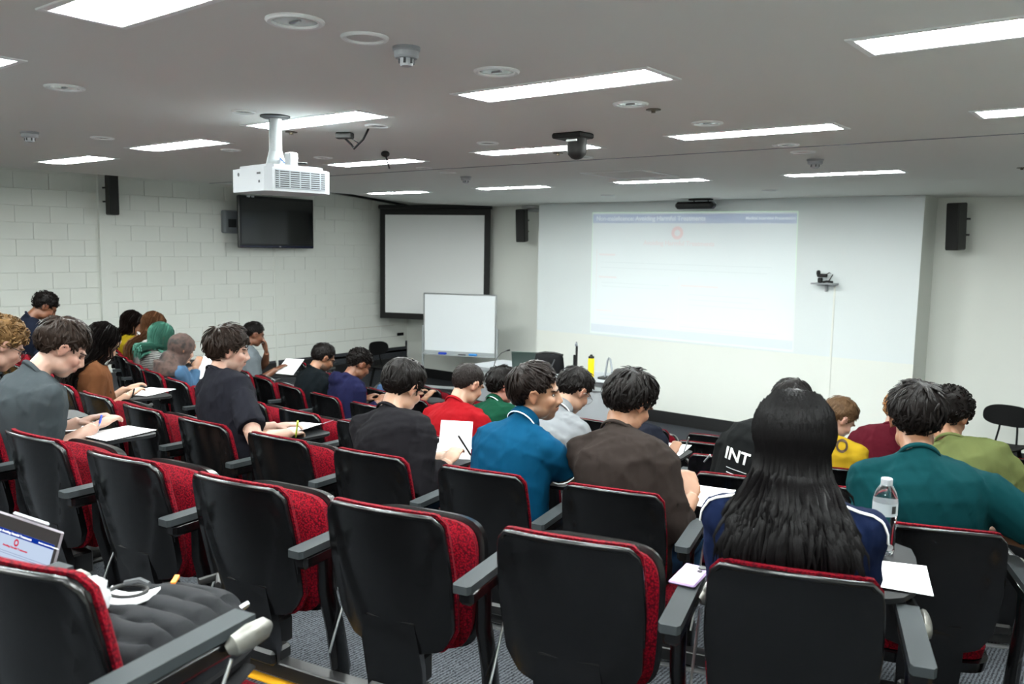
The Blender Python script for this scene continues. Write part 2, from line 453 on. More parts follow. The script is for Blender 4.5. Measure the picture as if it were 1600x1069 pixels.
# ================================================================== SEATS
def outline_z(u):
    a = abs(u)
    zt = .815+.014*(1-u*u)-.028*max(0, (a-.86)/.14)**2
    zb = .372+.030*a-(0 if a < .78 else -.06*((a-.78)/.22)**2)
    return zt, zb
def halfw(z):
    t = (z-.37)/.45
    return .183+.014*math.sin(PI*min(1, max(0, 1.05-t*1.0)))*.9
def shell_pt(u, v, grow=0.):
    zt, zb = outline_z(u); z = zt+(zb-zt)*v+grow*(1-2*v)
    x = u*(halfw(z)+grow); y = (.82-z)*.21+.05*u*u
    return x, y, z
def make_shell():
    F = []; B = []; nu, nv = 25, 17
    for j in range(nv):
        fr = []; br = []
        for i in range(nu):
            u = -1+2*i/(nu-1); v = j/(nv-1); x, y, z = shell_pt(u, v)
            zu = .445+.25*max(0, (abs(u)-.30)/.5)**2
            ins = sst(-.012, .012, z-zu)*sst(.985, .93, abs(u)) if abs(u) < .99 else 0
            ridge = math.exp(-((z-zu)/.016)**2)*(1 if abs(u) < .9 else 0)
            rim = sst(.93, 1., abs(u))+sst(.08, 0., v)*.6
            yb = y-.016+.012*ins-.007*ridge-.006*min(1, rim)
            br.append((x, yb, z)); fr.append((x, y+.004, z))
        F.append(fr); B.append(br)
    mb = MB().closed_grid(F, B)
    tp = []; 
    for z, w, yo in ((.48, .085, -.004), (.40, .098, -.014), (.33, .100, -.012), (.21, .094, -.02)):
        y = (.82-z)*.21+yo
        tp.append([(-w, y, z), (w, y, z), (w*.9, y+.035, z), (-w*.9, y+.035, z)])
    vs = [p for q in tp for p in q]; fs = [(0, 1, 2, 3), (15, 14, 13, 12)]
    for i in range(3):
        for k in range(4):
            a = i*4+k; b = i*4+(k+1) % 4; fs.append((a, a+4, b+4, b))
    mb.add(vs, fs)
    rim = []
    for v in (.75, .5, .3, .15, .04): rim.append(shell_pt(-1, v))
    for i in range(21):
        rim.append(shell_pt(-.98+1.96*i/20, 0))
    for v in (.04, .15, .3, .5, .75): rim.append(shell_pt(1, v))
    mb.tube([(x, y-.014, z-.002) for x, y, z in rim], [.004]+[.0075]*(len(rim)-2)+[.004], 8)
    me = mb.mesh('backrest_shell', 50); fixnormals(me); me.materials.append(M_BLACKP); return me
def make_back_cushion():
    F = []; B = []; nu, nv = 21, 13
    for j in range(nv):
        fr = []; br = []
        for i in range(nu):
            u = -1+2*i/(nu-1); v = j/(nv-1); x, y, z = shell_pt(u, v, .006)
            e = (1-abs(u)**6)*(1-abs(2*v-1)**8)
            br.append((x, y+.004, z)); fr.append((x*(.985 if e < .02 else 1), y+.018+.034*e**.5, z))
        F.append(fr); B.append(br)
    me = MB().closed_grid(F, B).mesh('back_cushion', 70); fixnormals(me); me.materials.append(M_RED); return me
def pad_mesh(name, w, d, t, dome, m, z0=0., y0=0., p=5.):
    F = []; B = []; n = 15
    for j in range(n):
        fr = []; br = []
        for i in range(n):
            a, b = -1+2*i/(n-1), -1+2*j/(n-1)
            # squircle mapping keeps round corners
            s_ = max(abs(a), abs(b)); L_ = (abs(a)**p+abs(b)**p)**(1/p) or 1
            k = s_/L_ if L_ else 1
            x = a*k*w/2; y = b*k*d/2
            e = (1-s_**4)
            fr.append((x, y+d/2+y0, z0+t*.75+(t*.25+dome)*math.sqrt(max(0, e)))); br.append((x*.97, y*.97+d/2+y0, z0))
        F.append(fr); B.append(br)
    me = MB().closed_grid(F, B).mesh(name, 60); fixnormals(me); me.materials.append(m); return me
def mm(mb, name, m, sm=40):
    me = mb.mesh(name, sm); me.materials.append(m); return me
SHELL = make_shell(); BCUSH = make_back_cushion()
SPAN = pad_mesh('seat_pan', .425, .40, .05, 0., M_BLACKP)
SCUSH = pad_mesh('seat_cushion', .408, .385, .045, .022, M_RED, .045, .008)
AX = .275
def post_mesh():
    mb = MB().tube([(0, .20, .20), (0, .17, .36), (0, .13, .50), (0, .13, .62)], [(.04, .022), (.036, .021), (.032, .020), (.034, .020)], 10, up=(0, 1, 0))
    mb.tube([(0, .2, .22), (0, .205, .10), (0, .19, .012)], [(.034, .02), (.028, .018), (.03, .018)], 8, up=(0, 1, 0))
    mb.box((0, .19, .008), (.06, .17, .016), ch=.004)
    return mm(mb, 'arm_post', M_BLACKP)
POST = post_mesh()
ARMB = mm(MB().box((0, .165, .618), (.046, .30, .045), ch=.01), 'arm_body', M_BLACKP)
ARMP = mm(MB().prism([(-.027, .0), (-.02, -.012), (.02, -.012), (.027, .0), (.027, .335), (-.027, .335)], .640, .662), 'arm_pad', M_ARM, 30)
HING = mm(MB().tube([(.03, .255, .622), (.038, .265, .628), (.041, .30, .632), (.041, .345, .632), (.036, .365, .628)], [(.012, .008), (.022, .013), (.026, .014), (.022, .013), (.010, .007)], 10, up=(0, 0, 1)), 'tablet_hinge', M_SILVER)
ROD = mm(MB().tube([(.03, .265, .60), (.026, .14, .36), (.02, .12, .30)], .004, 6), 'stay_rod', M_ALU)
def tablet_mesh():
    out = []
    for cx_, cy_, a0, rr in ((.02, .30, PI, .05), (.27, .285, 1.5*PI, .03), (.285, .56, 0, .05), (.03, .57, .5*PI, .07)):
        sx = rr*(1 if cx_ < .1 else -1); 
        for q in range(5):
            a = a0+q*PI/8
            out.append((cx_+(rr if cx_ < .1 else -rr)+rr*math.cos(a), cy_+(rr if cy_ < .4 else -rr)+rr*math.sin(a)))
    out = [(x-.06, y+.145) for x, y in out]
    mb = MB().prism(out, .668, .682)
    return mm(mb, 'writing_tablet', M_TAB, 30)
TABL = tablet_mesh()
TARM = mm(MB().tube([(.30, .34, .635), (.285, .43, .650), (.225, .51, .660)], [.014, .012, .012], 8), 'tablet_arm', M_BLACKM)
STOW = mm(MB().box((.305, .19, .50), (.016, .27, .26), ch=.006), 'stowed_tablet', M_TAB)
BRK = mm(MB().box((0, .135, .235), (.18, .09, .05), ch=.01).box((0, .17, .29), (.12, .10, .09), ch=.008), 'beam_bracket', M_BLACKM)
BEAMSEG = mm(MB().box((0, .135, .195), (.56, .055, .05), ch=.004), 'beam_section', M_BLACKM)
SEATDOWN = T(0, .15, .288)
SEATUP = T(0, .262, .35) @ RX(math.radians(84))

TABX = {('B', -1): .09, ('C', 5): .10, ('E', 9): .10, ('F', 8): .05, ('C', -2): -.10, ('C', 3): -.06, ('C', 1): .0}
TABY = {}
def own_tablet(row, n, px):
    P, th = seat_frame(row, n); Si = (T(*P) @ RZ(th)).inverted(); q = [Si @ onz(x, y, FLOORZ[row]+.682) for x, y in px]
    return mm(MB().prism([(v.x, v.y) for v in q][::-1], .668, .682), 'writing_tablet', M_TAB, 30)
def chair(row, n, down, tablet, leftarm=False, label='', group='tip-up lecture seats'):
    P, th = seat_frame(row, n)
    r = empty('lecture_chair', P, th)
    inst('backrest', SHELL, r); inst('back_cushion', BCUSH, r)
    M = SEATDOWN if down else SEATUP
    sp = inst('seat_pan', SPAN, r, M); inst('seat_cushion', SCUSH, r, M)
    inst('beam_bracket', BRK, r); inst('beam_section', BEAMSEG, r)
    for s in ((1, -1) if leftarm else (1,)):
        MA = T(s*AX, 0, 0)
        inst('arm_post', POST, r, MA); a = inst('arm_body', ARMB, r, MA); inst('arm_pad', ARMP, r, MA)
        if s > 0:
            inst('tablet_hinge', HING, r, MA); inst('stay_rod', ROD, r, MA)
    if tablet:
        inst('writing_tablet', TABL if (row, n) != ('B', 5) else own_tablet('B', 5, [(1346, 905), (1350, 872), (1372, 846), (1400, 849), (1424, 858), (1431, 872), (1438, 912), (1430, 924), (1412, 934), (1390, 936), (1352, 934)]), r, T(TABX.get((row, n), 0.), TABY.get((row, n), 0.), 0)); inst('tablet_arm', TARM, r, T(0, TABY.get((row, n), 0.)*.6, 0))
    tag(r, label, 'chair', group)
    return r
# who sits where: filled by the people table below; chairs are made after it
RANGE = {'A': (-2, 0), 'B': (-3, 5), 'C': (-9, 7), 'D': (-2, 14), 'E': (-4, 12), 'F': (-4, 11), 'G': (-3, 10)}
# ================================================================== PEOPLE
from mathutils.bvhtree import BVHTree
def skin_mat():
    m, N, L, P = nt('skin')
    a = N.new('ShaderNodeVertexColor'); a.layer_name = 'Col'
    sc_ = N.new('ShaderNodeVectorMath'); sc_.operation = 'SCALE'; sc_.inputs['Scale'].default_value = .38
    L.new(a.outputs['Color'], sc_.inputs[0]); L.new(sc_.outputs[0], P.inputs['Base Color'])
    P.inputs['Roughness'].default_value = .5
    P.inputs['Subsurface Weight'].default_value = .12
    P.inputs['Subsurface Radius'].default_value = (.012, .005, .003)
    P.inputs['Subsurface Scale'].default_value = .6
    tc = N.new('ShaderNodeTexCoord'); n = N.new('ShaderNodeTexNoise'); n.inputs['Scale'].default_value = 220
    b = N.new('ShaderNodeBump'); b.inputs['Strength'].default_value = .06; b.inputs['Distance'].default_value = .004
    L.new(tc.outputs['Object'], n.inputs['Vector']); L.new(n.outputs['Fac'], b.inputs['Height']); L.new(b.outputs[0], P.inputs['Normal'])
    return m
M_SKIN = skin_mat()
def hair_mat(col, name):
    if name in MATS: return MATS[name]
    m = mat(name, tuple(c*.48 for c in col), .42, var=.35, vscale=60, bump=.2, bscale=240, spec=.07, stretch=(1, 1, .25))
    return m
def cloth_mat(col, name, knit=900, rough=.9):
    return mat(name, tuple(c*.26 for c in col), rough, bump=.25, bscale=knit, var=.10, vscale=9, spec=.06)
def stripe_mat(name, c1, c2, scale):
    if name in MATS: return MATS[name]
    m, N, L, P = nt(name); P.inputs['Roughness'].default_value = .9
    tc = N.new('ShaderNodeTexCoord'); w_ = N.new('ShaderNodeTexWave'); w_.bands_direction = 'Z'
    w_.inputs['Scale'].default_value = scale; w_.inputs['Distortion'].default_value = .6
    cr = N.new('ShaderNodeValToRGB'); cr.color_ramp.interpolation = 'CONSTANT'
    cr.color_ramp.elements[0].color = (*c1, 1); cr.color_ramp.elements[1].color = (*c2, 1); cr.color_ramp.elements[1].position = .45
    L.new(tc.outputs['Object'], w_.inputs['Vector']); L.new(w_.outputs['Fac'], cr.inputs[0]); L.new(cr.outputs[0], P.inputs['Base Color'])
    MATS[name] = m; return m
def blotch_mat(name, cols, scale, rough=.9):
    if name in MATS: return MATS[name]
    m, N, L, P = nt(name); P.inputs['Roughness'].default_value = rough
    tc = N.new('ShaderNodeTexCoord'); n = N.new('ShaderNodeTexNoise'); n.inputs['Scale'].default_value = scale; n.inputs['Detail'].default_value = 3
    cr = N.new('ShaderNodeValToRGB'); e = cr.color_ramp.elements
    e[0].color = (*cols[0], 1); e[0].position = .35; e[1].color = (*cols[-1], 1); e[1].position = .65
    for i, c_ in enumerate(cols[1:-1]):
        q = e.new(.35+.3*(i+1)/(len(cols)-1)); q.color = (*c_, 1)
    L.new(tc.outputs['Object'], n.inputs['Vector']); L.new(n.outputs['Fac'], cr.inputs[0]); L.new(cr.outputs[0], P.inputs['Base Color'])
    MATS[name] = m; return m

def remesh(mb, vox, sm=3, fac=.5, dec=None):
    me = mb.mesh('tmp'); ob = bpy.data.objects.new('tmp', me); COL.objects.link(ob)
    r = ob.modifiers.new('r', 'REMESH'); r.mode = 'VOXEL'; r.voxel_size = vox; r.adaptivity = 0
    if sm:
        s = ob.modifiers.new('s', 'SMOOTH'); s.factor = fac; s.iterations = sm
    if dec:
        d = ob.modifiers.new('d', 'DECIMATE'); d.ratio = dec
    dg = bpy.context.evaluated_depsgraph_get()
    out = bpy.data.meshes.new_from_object(ob.evaluated_get(dg))
    bpy.data.objects.remove(ob); bpy.data.meshes.remove(me)
    out.polygons.foreach_set('use_smooth', [True]*len(out.polygons))
    return out
def co_of(me):
    a = np.empty(len(me.vertices)*3); me.vertices.foreach_get('co', a); return a.reshape(-1, 3)
def no_of(me):
    a = np.empty(len(me.vertices)*3); me.vertices.foreach_get('normal', a); return a.reshape(-1, 3)
def set_co(me, a):
    me.vertices.foreach_set('co', np.ascontiguousarray(a).ravel()); me.update()
def folds(p, seed, k):
    """soft cloth folds: warped sines"""
    g = np.random.RandomState(abs(seed)+1000); out = np.zeros(len(p))
    wv = np.stack([np.sin(p @ g.normal(size=3)*5+g.rand()*6) for _ in range(3)], 1)
    for i in range(5):
        d = g.normal(size=3); d /= np.linalg.norm(d); d[2] *= .6
        f = k*(.7+1.1*g.rand())
        s = np.sin((p @ d)*f+(wv @ g.normal(size=3))*1.4+g.rand()*6)
        out += (1-np.abs(s))**2*.9-.3
    return out/5

HC = Vector((0, -.012, .03)); HR = (.078, .098, .089)
def head_prims(mb, Mh, s, seed=0, fem=False):
    g = random.Random(seed)
    def E(c, r, R=None):
        M = (Mh.to_3x3() @ R) if R is not None else Mh.to_3x3()
        mb.ell(Mh @ (Vector(c)*s), tuple(x*s for x in r), 16, 12, M)
    def Tb(pts, rad): mb.tube([Mh @ (Vector(p)*s) for p in pts], [r*s for r in rad], 10)
    jw = .92 if fem else 1.0
    E(HC, HR)
    E((0, .028, -.018), (.063, .064, .088))
    E((0, .050, -.082), (.030*jw, .036, .030))
    for q in (-1, 1):
        E((q*.036*jw, .018, -.062), (.028, .045, .036))
        E((q*.037, .058, -.020), (.024, .028, .027))
        E((q*.026, .0815, .026), (.026, .014, .009))
        # ear: plate, helix and lobe
        E((q*.075, -.008, -.006), (.008, .017, .026), Matrix.Rotation(-.25, 3, 'X'))
        Tb([(q*.079, .006, -.004), (q*.083, .010, .014), (q*.087, -.002, .027), (q*.090, -.020, .022), (q*.089, -.026, .002), (q*.083, -.016, -.022), (q*.077, -.004, -.033)], [.004, .0045, .005, .0055, .005, .005, .006])
        E((q*.011, .096, -.031), (.0095, .012, .008))
    Tb([(0, .086, .026), (0, .093, .004), (0, .106, -.022), (0, .106, -.031)], [.009, .0095, .0125, .010])
    E((0, .090, -.051), (.021, .011, .0055)); E((0, .087, -.062), (.019, .011, .0065))
    E((0, .076, -.058), (.028, .016, .020))
    E((0, .084, .052), (.045, .012, .03)) if fem else None

def hand_prims(mb, W, d, up, side, s=1., curl=1.):
    """palm and five fingers; d points from wrist to knuckles, up is the back of the hand; side +1 right hand"""
    d = d.normalized(); up = (up-d*up.dot(d)).normalized(); x = d.cross(up)          # x: towards the little finger of a right hand
    x = x*side
    def P(a, b, c_): return W+x*(a*s)+d*(b*s)+up*(c_*s)
    R = Matrix((x, d, up)).transposed()
    mb.ell(P(0, .046, 0), (.041*s, .052*s, .0155*s), 14, 10, R)
    mb.ell(P(-.022, .035, -.006), (.018*s, .034*s, .014*s), 10, 8, R)
    for fx, L_, k in ((-.030, .070, 1.0), (-.010, .079, 1.1), (.011, .074, 1.15), (.030, .058, 1.2)):
        c_ = curl*k
        pts = [P(fx, .076, .002)]
        a = .15*c_; y, z = .088, .003
        for seg, da in ((.46, .55), (.30, .75), (.24, .5)):
            y += math.cos(a)*L_*seg; z -= math.sin(a)*L_*seg; pts.append(P(fx*(1-.25*seg), y, z)); a += da*c_
        mb.tube(pts, [.0098*s, .0092*s, .0085*s, .0068*s], 8)
    mb.tube([P(-.030, .018, -.006), P(-.054, .048, -.014), P(-.052, .080, -.024), P(-.038, .104, -.030)], [.013*s, .0115*s, .010*s, .0075*s], 8)

def ik(S, W, l1, l2, pole):
    v = W-S; d = v.length; d = min(d, (l1+l2)*.995); u = v.normalized()
    W = S+u*d
    a = (l1*l1-l2*l2+d*d)/(2*d); h = math.sqrt(max(0, l1*l1-a*a))
    p = (pole-u*pole.dot(u)).normalized()
    return S+u*a+p*h, W

def hairline(y, low):
    xs_ = [-.12, -.085, -.055, -.030, -.012, .004, .022, .045, .07, .10]
    zs_ = [-.066-low.get('nape', 0), -.072-low.get('nape', 0), -.055-low.get('nape', 0)*.7, .004+low.get('side', 0)*2, .022+low.get('side', 0)*2, .026+low.get('side', 0), .004+low.get('side', 0), .038, .066-low.get('fringe', 0), .070-low.get('fringe', 0)]
    return float(np.interp(y, xs_, zs_))
def hair_top(p, low):
    d_ = p.z-hairline(p.y, low); return (.20+.80*sst(-.005, .095 if not low.get('full') else .03, d_))*(.75+.25*sst(.0, .07, p.z))
def hair_surf(d, thick, low, g=None):
    """point of the hair shell in head space along unit direction d from the skull centre"""
    k = 1/math.sqrt((d.x/HR[0])**2+(d.y/HR[1])**2+(d.z/HR[2])**2)
    p = HC+d*k
    mk = sst(-.012, .010, p.z-hairline(p.y, low))
    top = hair_top(p, low)
    t = thick*top
    return HC+d*(k+t*mk-.016*(1-mk)), mk
def hair_short(style, seed, N, thick, low, s, lock=(.005, .30), curly=0., lift=.004):
    g = random.Random(seed); mb = MB(); nu, nv = 44, 28
    ph_ = [g.random()*6 for _ in range(6)]
    vs = []; fs = []
    def dirv(th, ph): return Vector((math.sin(ph)*math.cos(th), math.sin(ph)*math.sin(th), math.cos(ph)))
    for j in range(nv+1):
        for i in range(nu):
            th = 2*PI*i/nu; ph = max(.001, min(PI-.001, PI*j/nv)); d = dirv(th, ph)
            b = 1+.18*math.sin(5*th+ph_[0]+3*ph)+.16*math.sin(9*ph+ph_[1]+2*th)+.1*math.sin(13*th+ph_[2]-7*ph)
            p, mk = hair_surf(d, thick*b, low); vs.append(p*s)
    for j in range(nv):
        for i in range(nu):
            i2 = (i+1) % nu; fs.append((j*nu+i, (j+1)*nu+i, (j+1)*nu+i2, j*nu+i2))
    mb.add(vs, fs)
    crown = Vector((.12, -.55, .83)).normalized(); k = 0; tries = 0
    while k < N and tries < N*8:
        tries += 1
        d = Vector((g.gauss(0, 1), g.gauss(0, 1), g.gauss(0, 1)))
        if d.length < .01: continue
        d.normalize(); p, mk = hair_surf(d, thick, low)
        if mk < .6: continue
        k += 1
        if curly:
            base = p*s; nrm = d; t1 = nrm.orthogonal().normalized(); t2 = nrm.cross(t1); a0 = g.random()*6; rr = curly*(.7+.6*g.random())
            ax = (t1*math.cos(a0)+t2*math.sin(a0)); pts = []
            for q in range(7):
                a = q/6*4.4+g.random()*.1
                pts.append(base+nrm*(rr*math.sin(a)*.9+.001)+ax*(rr*(1-math.cos(a)))+(nrm.cross(ax))*(.0025*q))
            mb.tube(pts, [.0022, .0034, .0036, .0036, .0034, .003, .001], 4, flat=.7)
            continue
        f = (d-crown*d.dot(crown)); f = f.normalized() if f.length > .05 else Vector((g.gauss(0, 1), 1, 0)).normalized()
        f = (f+Vector((g.gauss(0, .28), g.gauss(0, .28), g.gauss(0, .18)))+Vector((0, 0, -.15))).normalized()
        L_ = lock[1]*(.6+.8*g.random()); pts = []; dd = d.copy(); lf = lift*(.3+1.2*g.random())
        low2 = dict(low)
        for q in range(5):
            kk = 1/math.sqrt((dd.x/HR[0])**2+(dd.y/HR[1])**2+(dd.z/HR[2])**2)
            top = hair_top(HC+dd*kk, low)
            pl = HC+dd*kk
            if q > 1 and pl.z < hairline(pl.y, low)-.004: pts.append(pts[-1].lerp((HC+dd*(kk+thick*top))*s, .25)); continue
            pts.append((HC+dd*(kk+thick*top+lf*(.2+q/4*1.0)))*s)
            t = (f-dd*f.dot(dd)).normalized(); dd = (dd+t*L_/4).normalized()
        w_ = lock[0]*(.6+.7*g.random())
        mb.tube(pts, [(w_*.35, w_*.6), (w_*.45, w_), (w_*.45, w_), (w_*.35, w_*.75), (.0006, .0006)], 4, up=d)
    return mb

def person(sp):
    """build one seated person; all geometry in the frame of the seat"""
    row, n = sp['seat']; P, th = seat_frame(row, n)
    S = T(*P) @ RZ(th); Si = S.inverted()
    def loc_on(px, py, axis, val):
        o = Si @ CAMPOS; d = Si.to_3x3() @ ray(px, py)
        i = 'xyz'.index(axis); return o+d*((val-o[i])/d[i])
    hx, hy = sp['head']; yf = sp.get('yf', .42)
    C = loc_on(hx, hy, 'y', yf)
    raydir = ray(hx, hy); az = math.atan2(-raydir.x, raydir.y)             # left positive
    yaw = az-math.radians(sp.get('rel', 40))-th
    pit = math.radians(sp.get('pitch', 25)); s = sp.get('hs', 1.0)
    Mh = T(*C) @ RZ(yaw) @ RX(-pit) @ RY(math.radians(sp.get('roll', 0)))
    fem = sp.get('fem', False); vox = sp.get('vox', .008); bw = sp.get('build', 1.0)*(0.9 if fem else 1.)
    tw = max(-.5, min(.5, yaw*.18+math.radians(sp.get('twist', 0))))
    piv = Mh @ (Vector((0, -.022, -.07))*s)
    Nn = piv+Vector((-C.x*.12, -.050, -.044))
    H = Vector((C.x*.15, .262, .488))
    D = (Nn-H).length; sc = D/.57
    if sp.get('dbg'): print('PERSON', sp['seat'], 'head local %.2f %.2f %.2f yaw %.0f torso %.2f' % (C.x, C.y, C.z, math.degrees(yaw), D))
    up_ = H+Vector(((Nn.x-H.x)*.04, (Nn.y-H.y)*.18-.015, (Nn.z-H.z)*.62))
    def spine(t):
        t2 = t; return H*(1-t2)**2+up_*(2*t2*(1-t2))+Nn*t2*t2
    ts = [-.10, .0, .14, .28, .42, .56, .70, .82, .91, 1.0]
    wd = [.165, .172, .168, .160, .163, .172, .180, .172, .125, .062]
    dp = [.115, .125, .122, .115, .115, .118, .116, .098, .078, .058]
    if fem: wd = [.160, .168, .158, .142, .142, .150, .158, .150, .110, .055]
    wd = [x*bw for x in wd]; dp = [x*bw for x in dp]
    pts = [spine(t) for t in ts]
    lat = RZ(tw).to_3x3() @ Vector((1, 0, 0))
    tS = (spine(.95)-spine(.80)).normalized()
    shw = (.168 if not fem else .148)*bw
    Sh = {q: spine(.80)+lat*(q*shw)-tS*.012 for q in (-1, 1)}
    bodyv = MB(); head_prims(bodyv, Mh, s, 1, fem)
    bodyv.tube([Nn-tS*.06, Nn, (Nn+piv)*.5, piv, Mh @ (Vector((0, -.012, -.02))*s)], [(.050, .054), (.052, .054), (.051, .052), (.053, .054), (.05, .05)], 14, up=(0, 1, 0))
    bodyv.tube(pts, list(zip([d-.012 for d in dp], [x-.010 for x in wd])), 20, up=(0, 1, 0))
    bodyv.tube([Sh[-1]*.85+Nn*.15, Nn-tS*.020, Sh[1]*.85+Nn*.15], [.038, .048, .038], 10)
    l1, l2 = .285, .255
    arms = {}
    lapz = .722
    for q in (-1, 1):
        key = 'rw' if q > 0 else 'lw'
        tgt = sp.get(key)
        if tgt is None: Wt = Vector((q*.09+C.x*.3+(.04 if q > 0 else .02), max(.49, Nn.y+.15), lapz))
        elif len(tgt) == 2: Wt = loc_on(tgt[0], tgt[1], 'z', sp.get(key+'z', lapz))
        else: Wt = Vector(tgt)
        pole = Vector(sp.get('rp' if q > 0 else 'lp', (q*.28, -.35, -.9)))
        # pick the elbow direction closest to the wanted one that clears the arm rests and the seat back
        u_ = (Wt-Sh[q]).normalized(); p0_ = (pole-u_*pole.dot(u_)).normalized(); W0 = Wt; bestc = None
        for ka in range(-11, 13):
            pc = Matrix.Rotation(ka*PI/12, 3, u_) @ p0_
            E_, W_ = ik(Sh[q], W0, l1, l2, pc); vio = 0.
            for a_, b_, ra in ((Sh[q], E_, .066), (E_, W_, .056)):
                for t_ in (.3, .6, .8, 1.):
                    v = a_.lerp(b_, t_)
                    if -.03 < v.y < .40: vio = max(vio, min(.058+ra-abs(abs(v.x)-.277), .668+ra-v.z))
                    if abs(v.x) < .26: vio = max(vio, (.82-v.z)*.21+.055+ra-v.y if v.z < .83 else 0)
                    if v.z < .45+ra: vio = max(vio, .45+ra-v.z)
            cost = max(0, vio-.012)*12+abs(ka)*.035+max(0, E_.z-Sh[q].z+.03)*6
            if bestc is None or cost < bestc[0]: bestc = (cost, E_, W_, vio)
        El, Wt = bestc[1], bestc[2]
        if sp.get('re' if q > 0 else 'le'): El = Vector(sp['re' if q > 0 else 'le']); Wt = W0
        arms[q] = (Sh[q], El, Wt)
        ua = .052*bw if not fem else .043; fa = .043 if not fem else .037
        bodyv.ell(Sh[q], (.047*bw, .047*bw, .045*bw))
        bodyv.tube([Sh[q], Sh[q].lerp(El, .5), El, El.lerp(Wt, .3), Wt.lerp(El, .25), Wt], [ua, ua*.95, fa*.98, fa, fa*.76, .027], 12)
        fd = (Wt-El).normalized()
        hd = sp.get('rhd' if q > 0 else 'lhd')
        hd = Vector(hd) if hd else (fd+Vector((-q*.35, .25, -.12))).normalized()
        hu = Vector(sp.get('rhu' if q > 0 else 'lhu', (0, 0, 1)))
        hand_prims(bodyv, Wt-hd*.004, hd, hu, q, .92 if fem else 1.0, sp.get('curl', 1.))
    legs = {}
    for q in (-1, 1):
        Hp = Vector((H.x+q*.088, .275, .475)); K = Vector((H.x+q*(.14+sp.get('knee', 0)), .63, .475)); A_ = Vector((H.x+q*.15, .60, .085)); To = Vector((H.x+q*.165, .76, .04))
        legs[q] = (Hp, K, A_, To)
        bodyv.tube([Hp, Hp.lerp(K, .5), K, K.lerp(A_, .3), K.lerp(A_, .8), A_], [.088*bw, .075*bw, .056, .054, .036, .036], 12)
        bodyv.tube([A_+Vector((0, -.05, -.03)), A_+Vector((0, .03, -.03)), To], [.036, .042, .032], 10)
    me = remesh(bodyv, vox, 3 if vox < .009 else 2, .45, .62)
    # sculpt and colour in head space
    p = co_of(me); Mi = np.array((T(*C) @ RZ(yaw) @ RX(-pit) @ RY(math.radians(sp.get('roll', 0)))).inverted())
    hl = (p @ Mi[:3, :3].T+Mi[:3, 3])/s
    nr = no_of(me)
    for q in (-1, 1):
        e = np.exp(-(((hl[:, 0]-q*.031)/.017)**2+((hl[:, 1]-.088)/.03)**2+((hl[:, 2]-.006)/.0105)**2)); p = p-nr*(e*.0085)[:, None]
    set_co(me, p)
    base = np.array(sp['skin']); colr = np.tile(base, (len(p), 1))
    def blend(wt, c_):
        nonlocal colr
        wt = np.clip(wt, 0, 1)[:, None]; colr = colr*(1-wt)+np.array(c_)*wt
    isface = (hl[:, 1] > .03)&(np.abs(hl[:, 0]) < .075)&(hl[:, 2] > -.13)&(hl[:, 2] < .08)
    ax = np.abs(hl[:, 0])
    blush = np.exp(-(((ax-.043)/.022)**2+((hl[:, 2]+.022)/.022)**2))*isface
    red = base*np.array([1.05, .72, .70]); blend(blush*sp.get('blush', .45), red)
    ear = (ax > .076)&(hl[:, 1] < .02)&(hl[:, 2] > -.05)&(hl[:, 2] < .035); blend(ear*.4, red)
    hc_ = np.array(sp['hair'][1])*.8+base*.06
    bz = .0285-.12*np.maximum(0, ax-.032)
    brow = np.exp(-(((hl[:, 2]-bz)/.0048)**2))*np.exp(-(((ax-.032)/.019)**4))*(hl[:, 1] > .06); blend(brow*.92*isface, hc_)
    lid = np.exp(-(((hl[:, 2]-.0015-.002*np.cos((ax-.031)*90))/.0032)**2))*np.exp(-(((ax-.031)/.0145)**4))*(hl[:, 1] > .06); blend(lid*.85*isface, base*.12)
    lips = np.exp(-(((hl[:, 2]+.057)/.0075)**2))*np.exp(-((ax/.021)**4))*(hl[:, 1] > .078); blend(lips*.7, base*np.array([.86, .5, .5]))
    mouth = np.exp(-(((hl[:, 2]+.0565)/.002)**2))*np.exp(-((ax/.021)**4))*(hl[:, 1] > .078); blend(mouth*.6, base*.3)
    bd = sp.get('beard', 0.)
    if bd:
        bm_ = np.clip((-.048-hl[:, 2]+.25*(ax-.03).clip(0))/.02, 0, 1)*(hl[:, 2] > -.125)*(hl[:, 1] > -.005)+np.exp(-(((hl[:, 2]+.043)/.006)**2))*(ax < .025)*(hl[:, 1] > .08)
        blend(bm_*bd*(1-lips*.9), hc_*1.2)
    ca = me.color_attributes.new('Col', 'FLOAT_COLOR', 'POINT')
    ca.data.foreach_set('color', np.concatenate([colr, np.ones((len(p), 1))], 1).astype(np.float32).ravel())
    me.materials.append(M_SKIN)
    root = empty('person', P, th)
    tag(root, sp['label'], 'person', 'students in the tiered seats')
    inst('body', me, root)
    # ---------------- shirt
    sv = max(.009, vox*1.05); sh = MB(); inf = sp.get('loose', .014)
    n_ = len(ts); tt = [-.14]+ts[1:]
    ptsS = [spine(t) for t in tt]
    ptsS[-1] = spine(.985)
    rw_ = [(d+inf+.004, w2+inf+.006) for d, w2 in zip(dp, wd)]; rw_[-1] = (dp[-1]+.012, wd[-1]+.014); rw_[-2] = (dp[-2]+.008, wd[-2]+.012)
    sh.tube(ptsS, rw_, 24, up=(0, 1, 0))
    sh.tube([Sh[-1]*.9+Nn*.1, Sh[-1]*.5+Nn*.5-tS*.012, Nn-tS*.030, Sh[1]*.5+Nn*.5-tS*.012, Sh[1]*.9+Nn*.1], [.057, .060, .064, .060, .057], 12)
    nd0 = (piv-Nn).normalized()
    sh.tube([Nn-tS*.05, Nn-nd0*.012, Nn+nd0*(.004 if not fem else -.006)], [(.074, .088), (.066, .069), (.0625, .065)], 20, up=(0, 1, 0))
    slv = sp.get('sleeve', 'short')
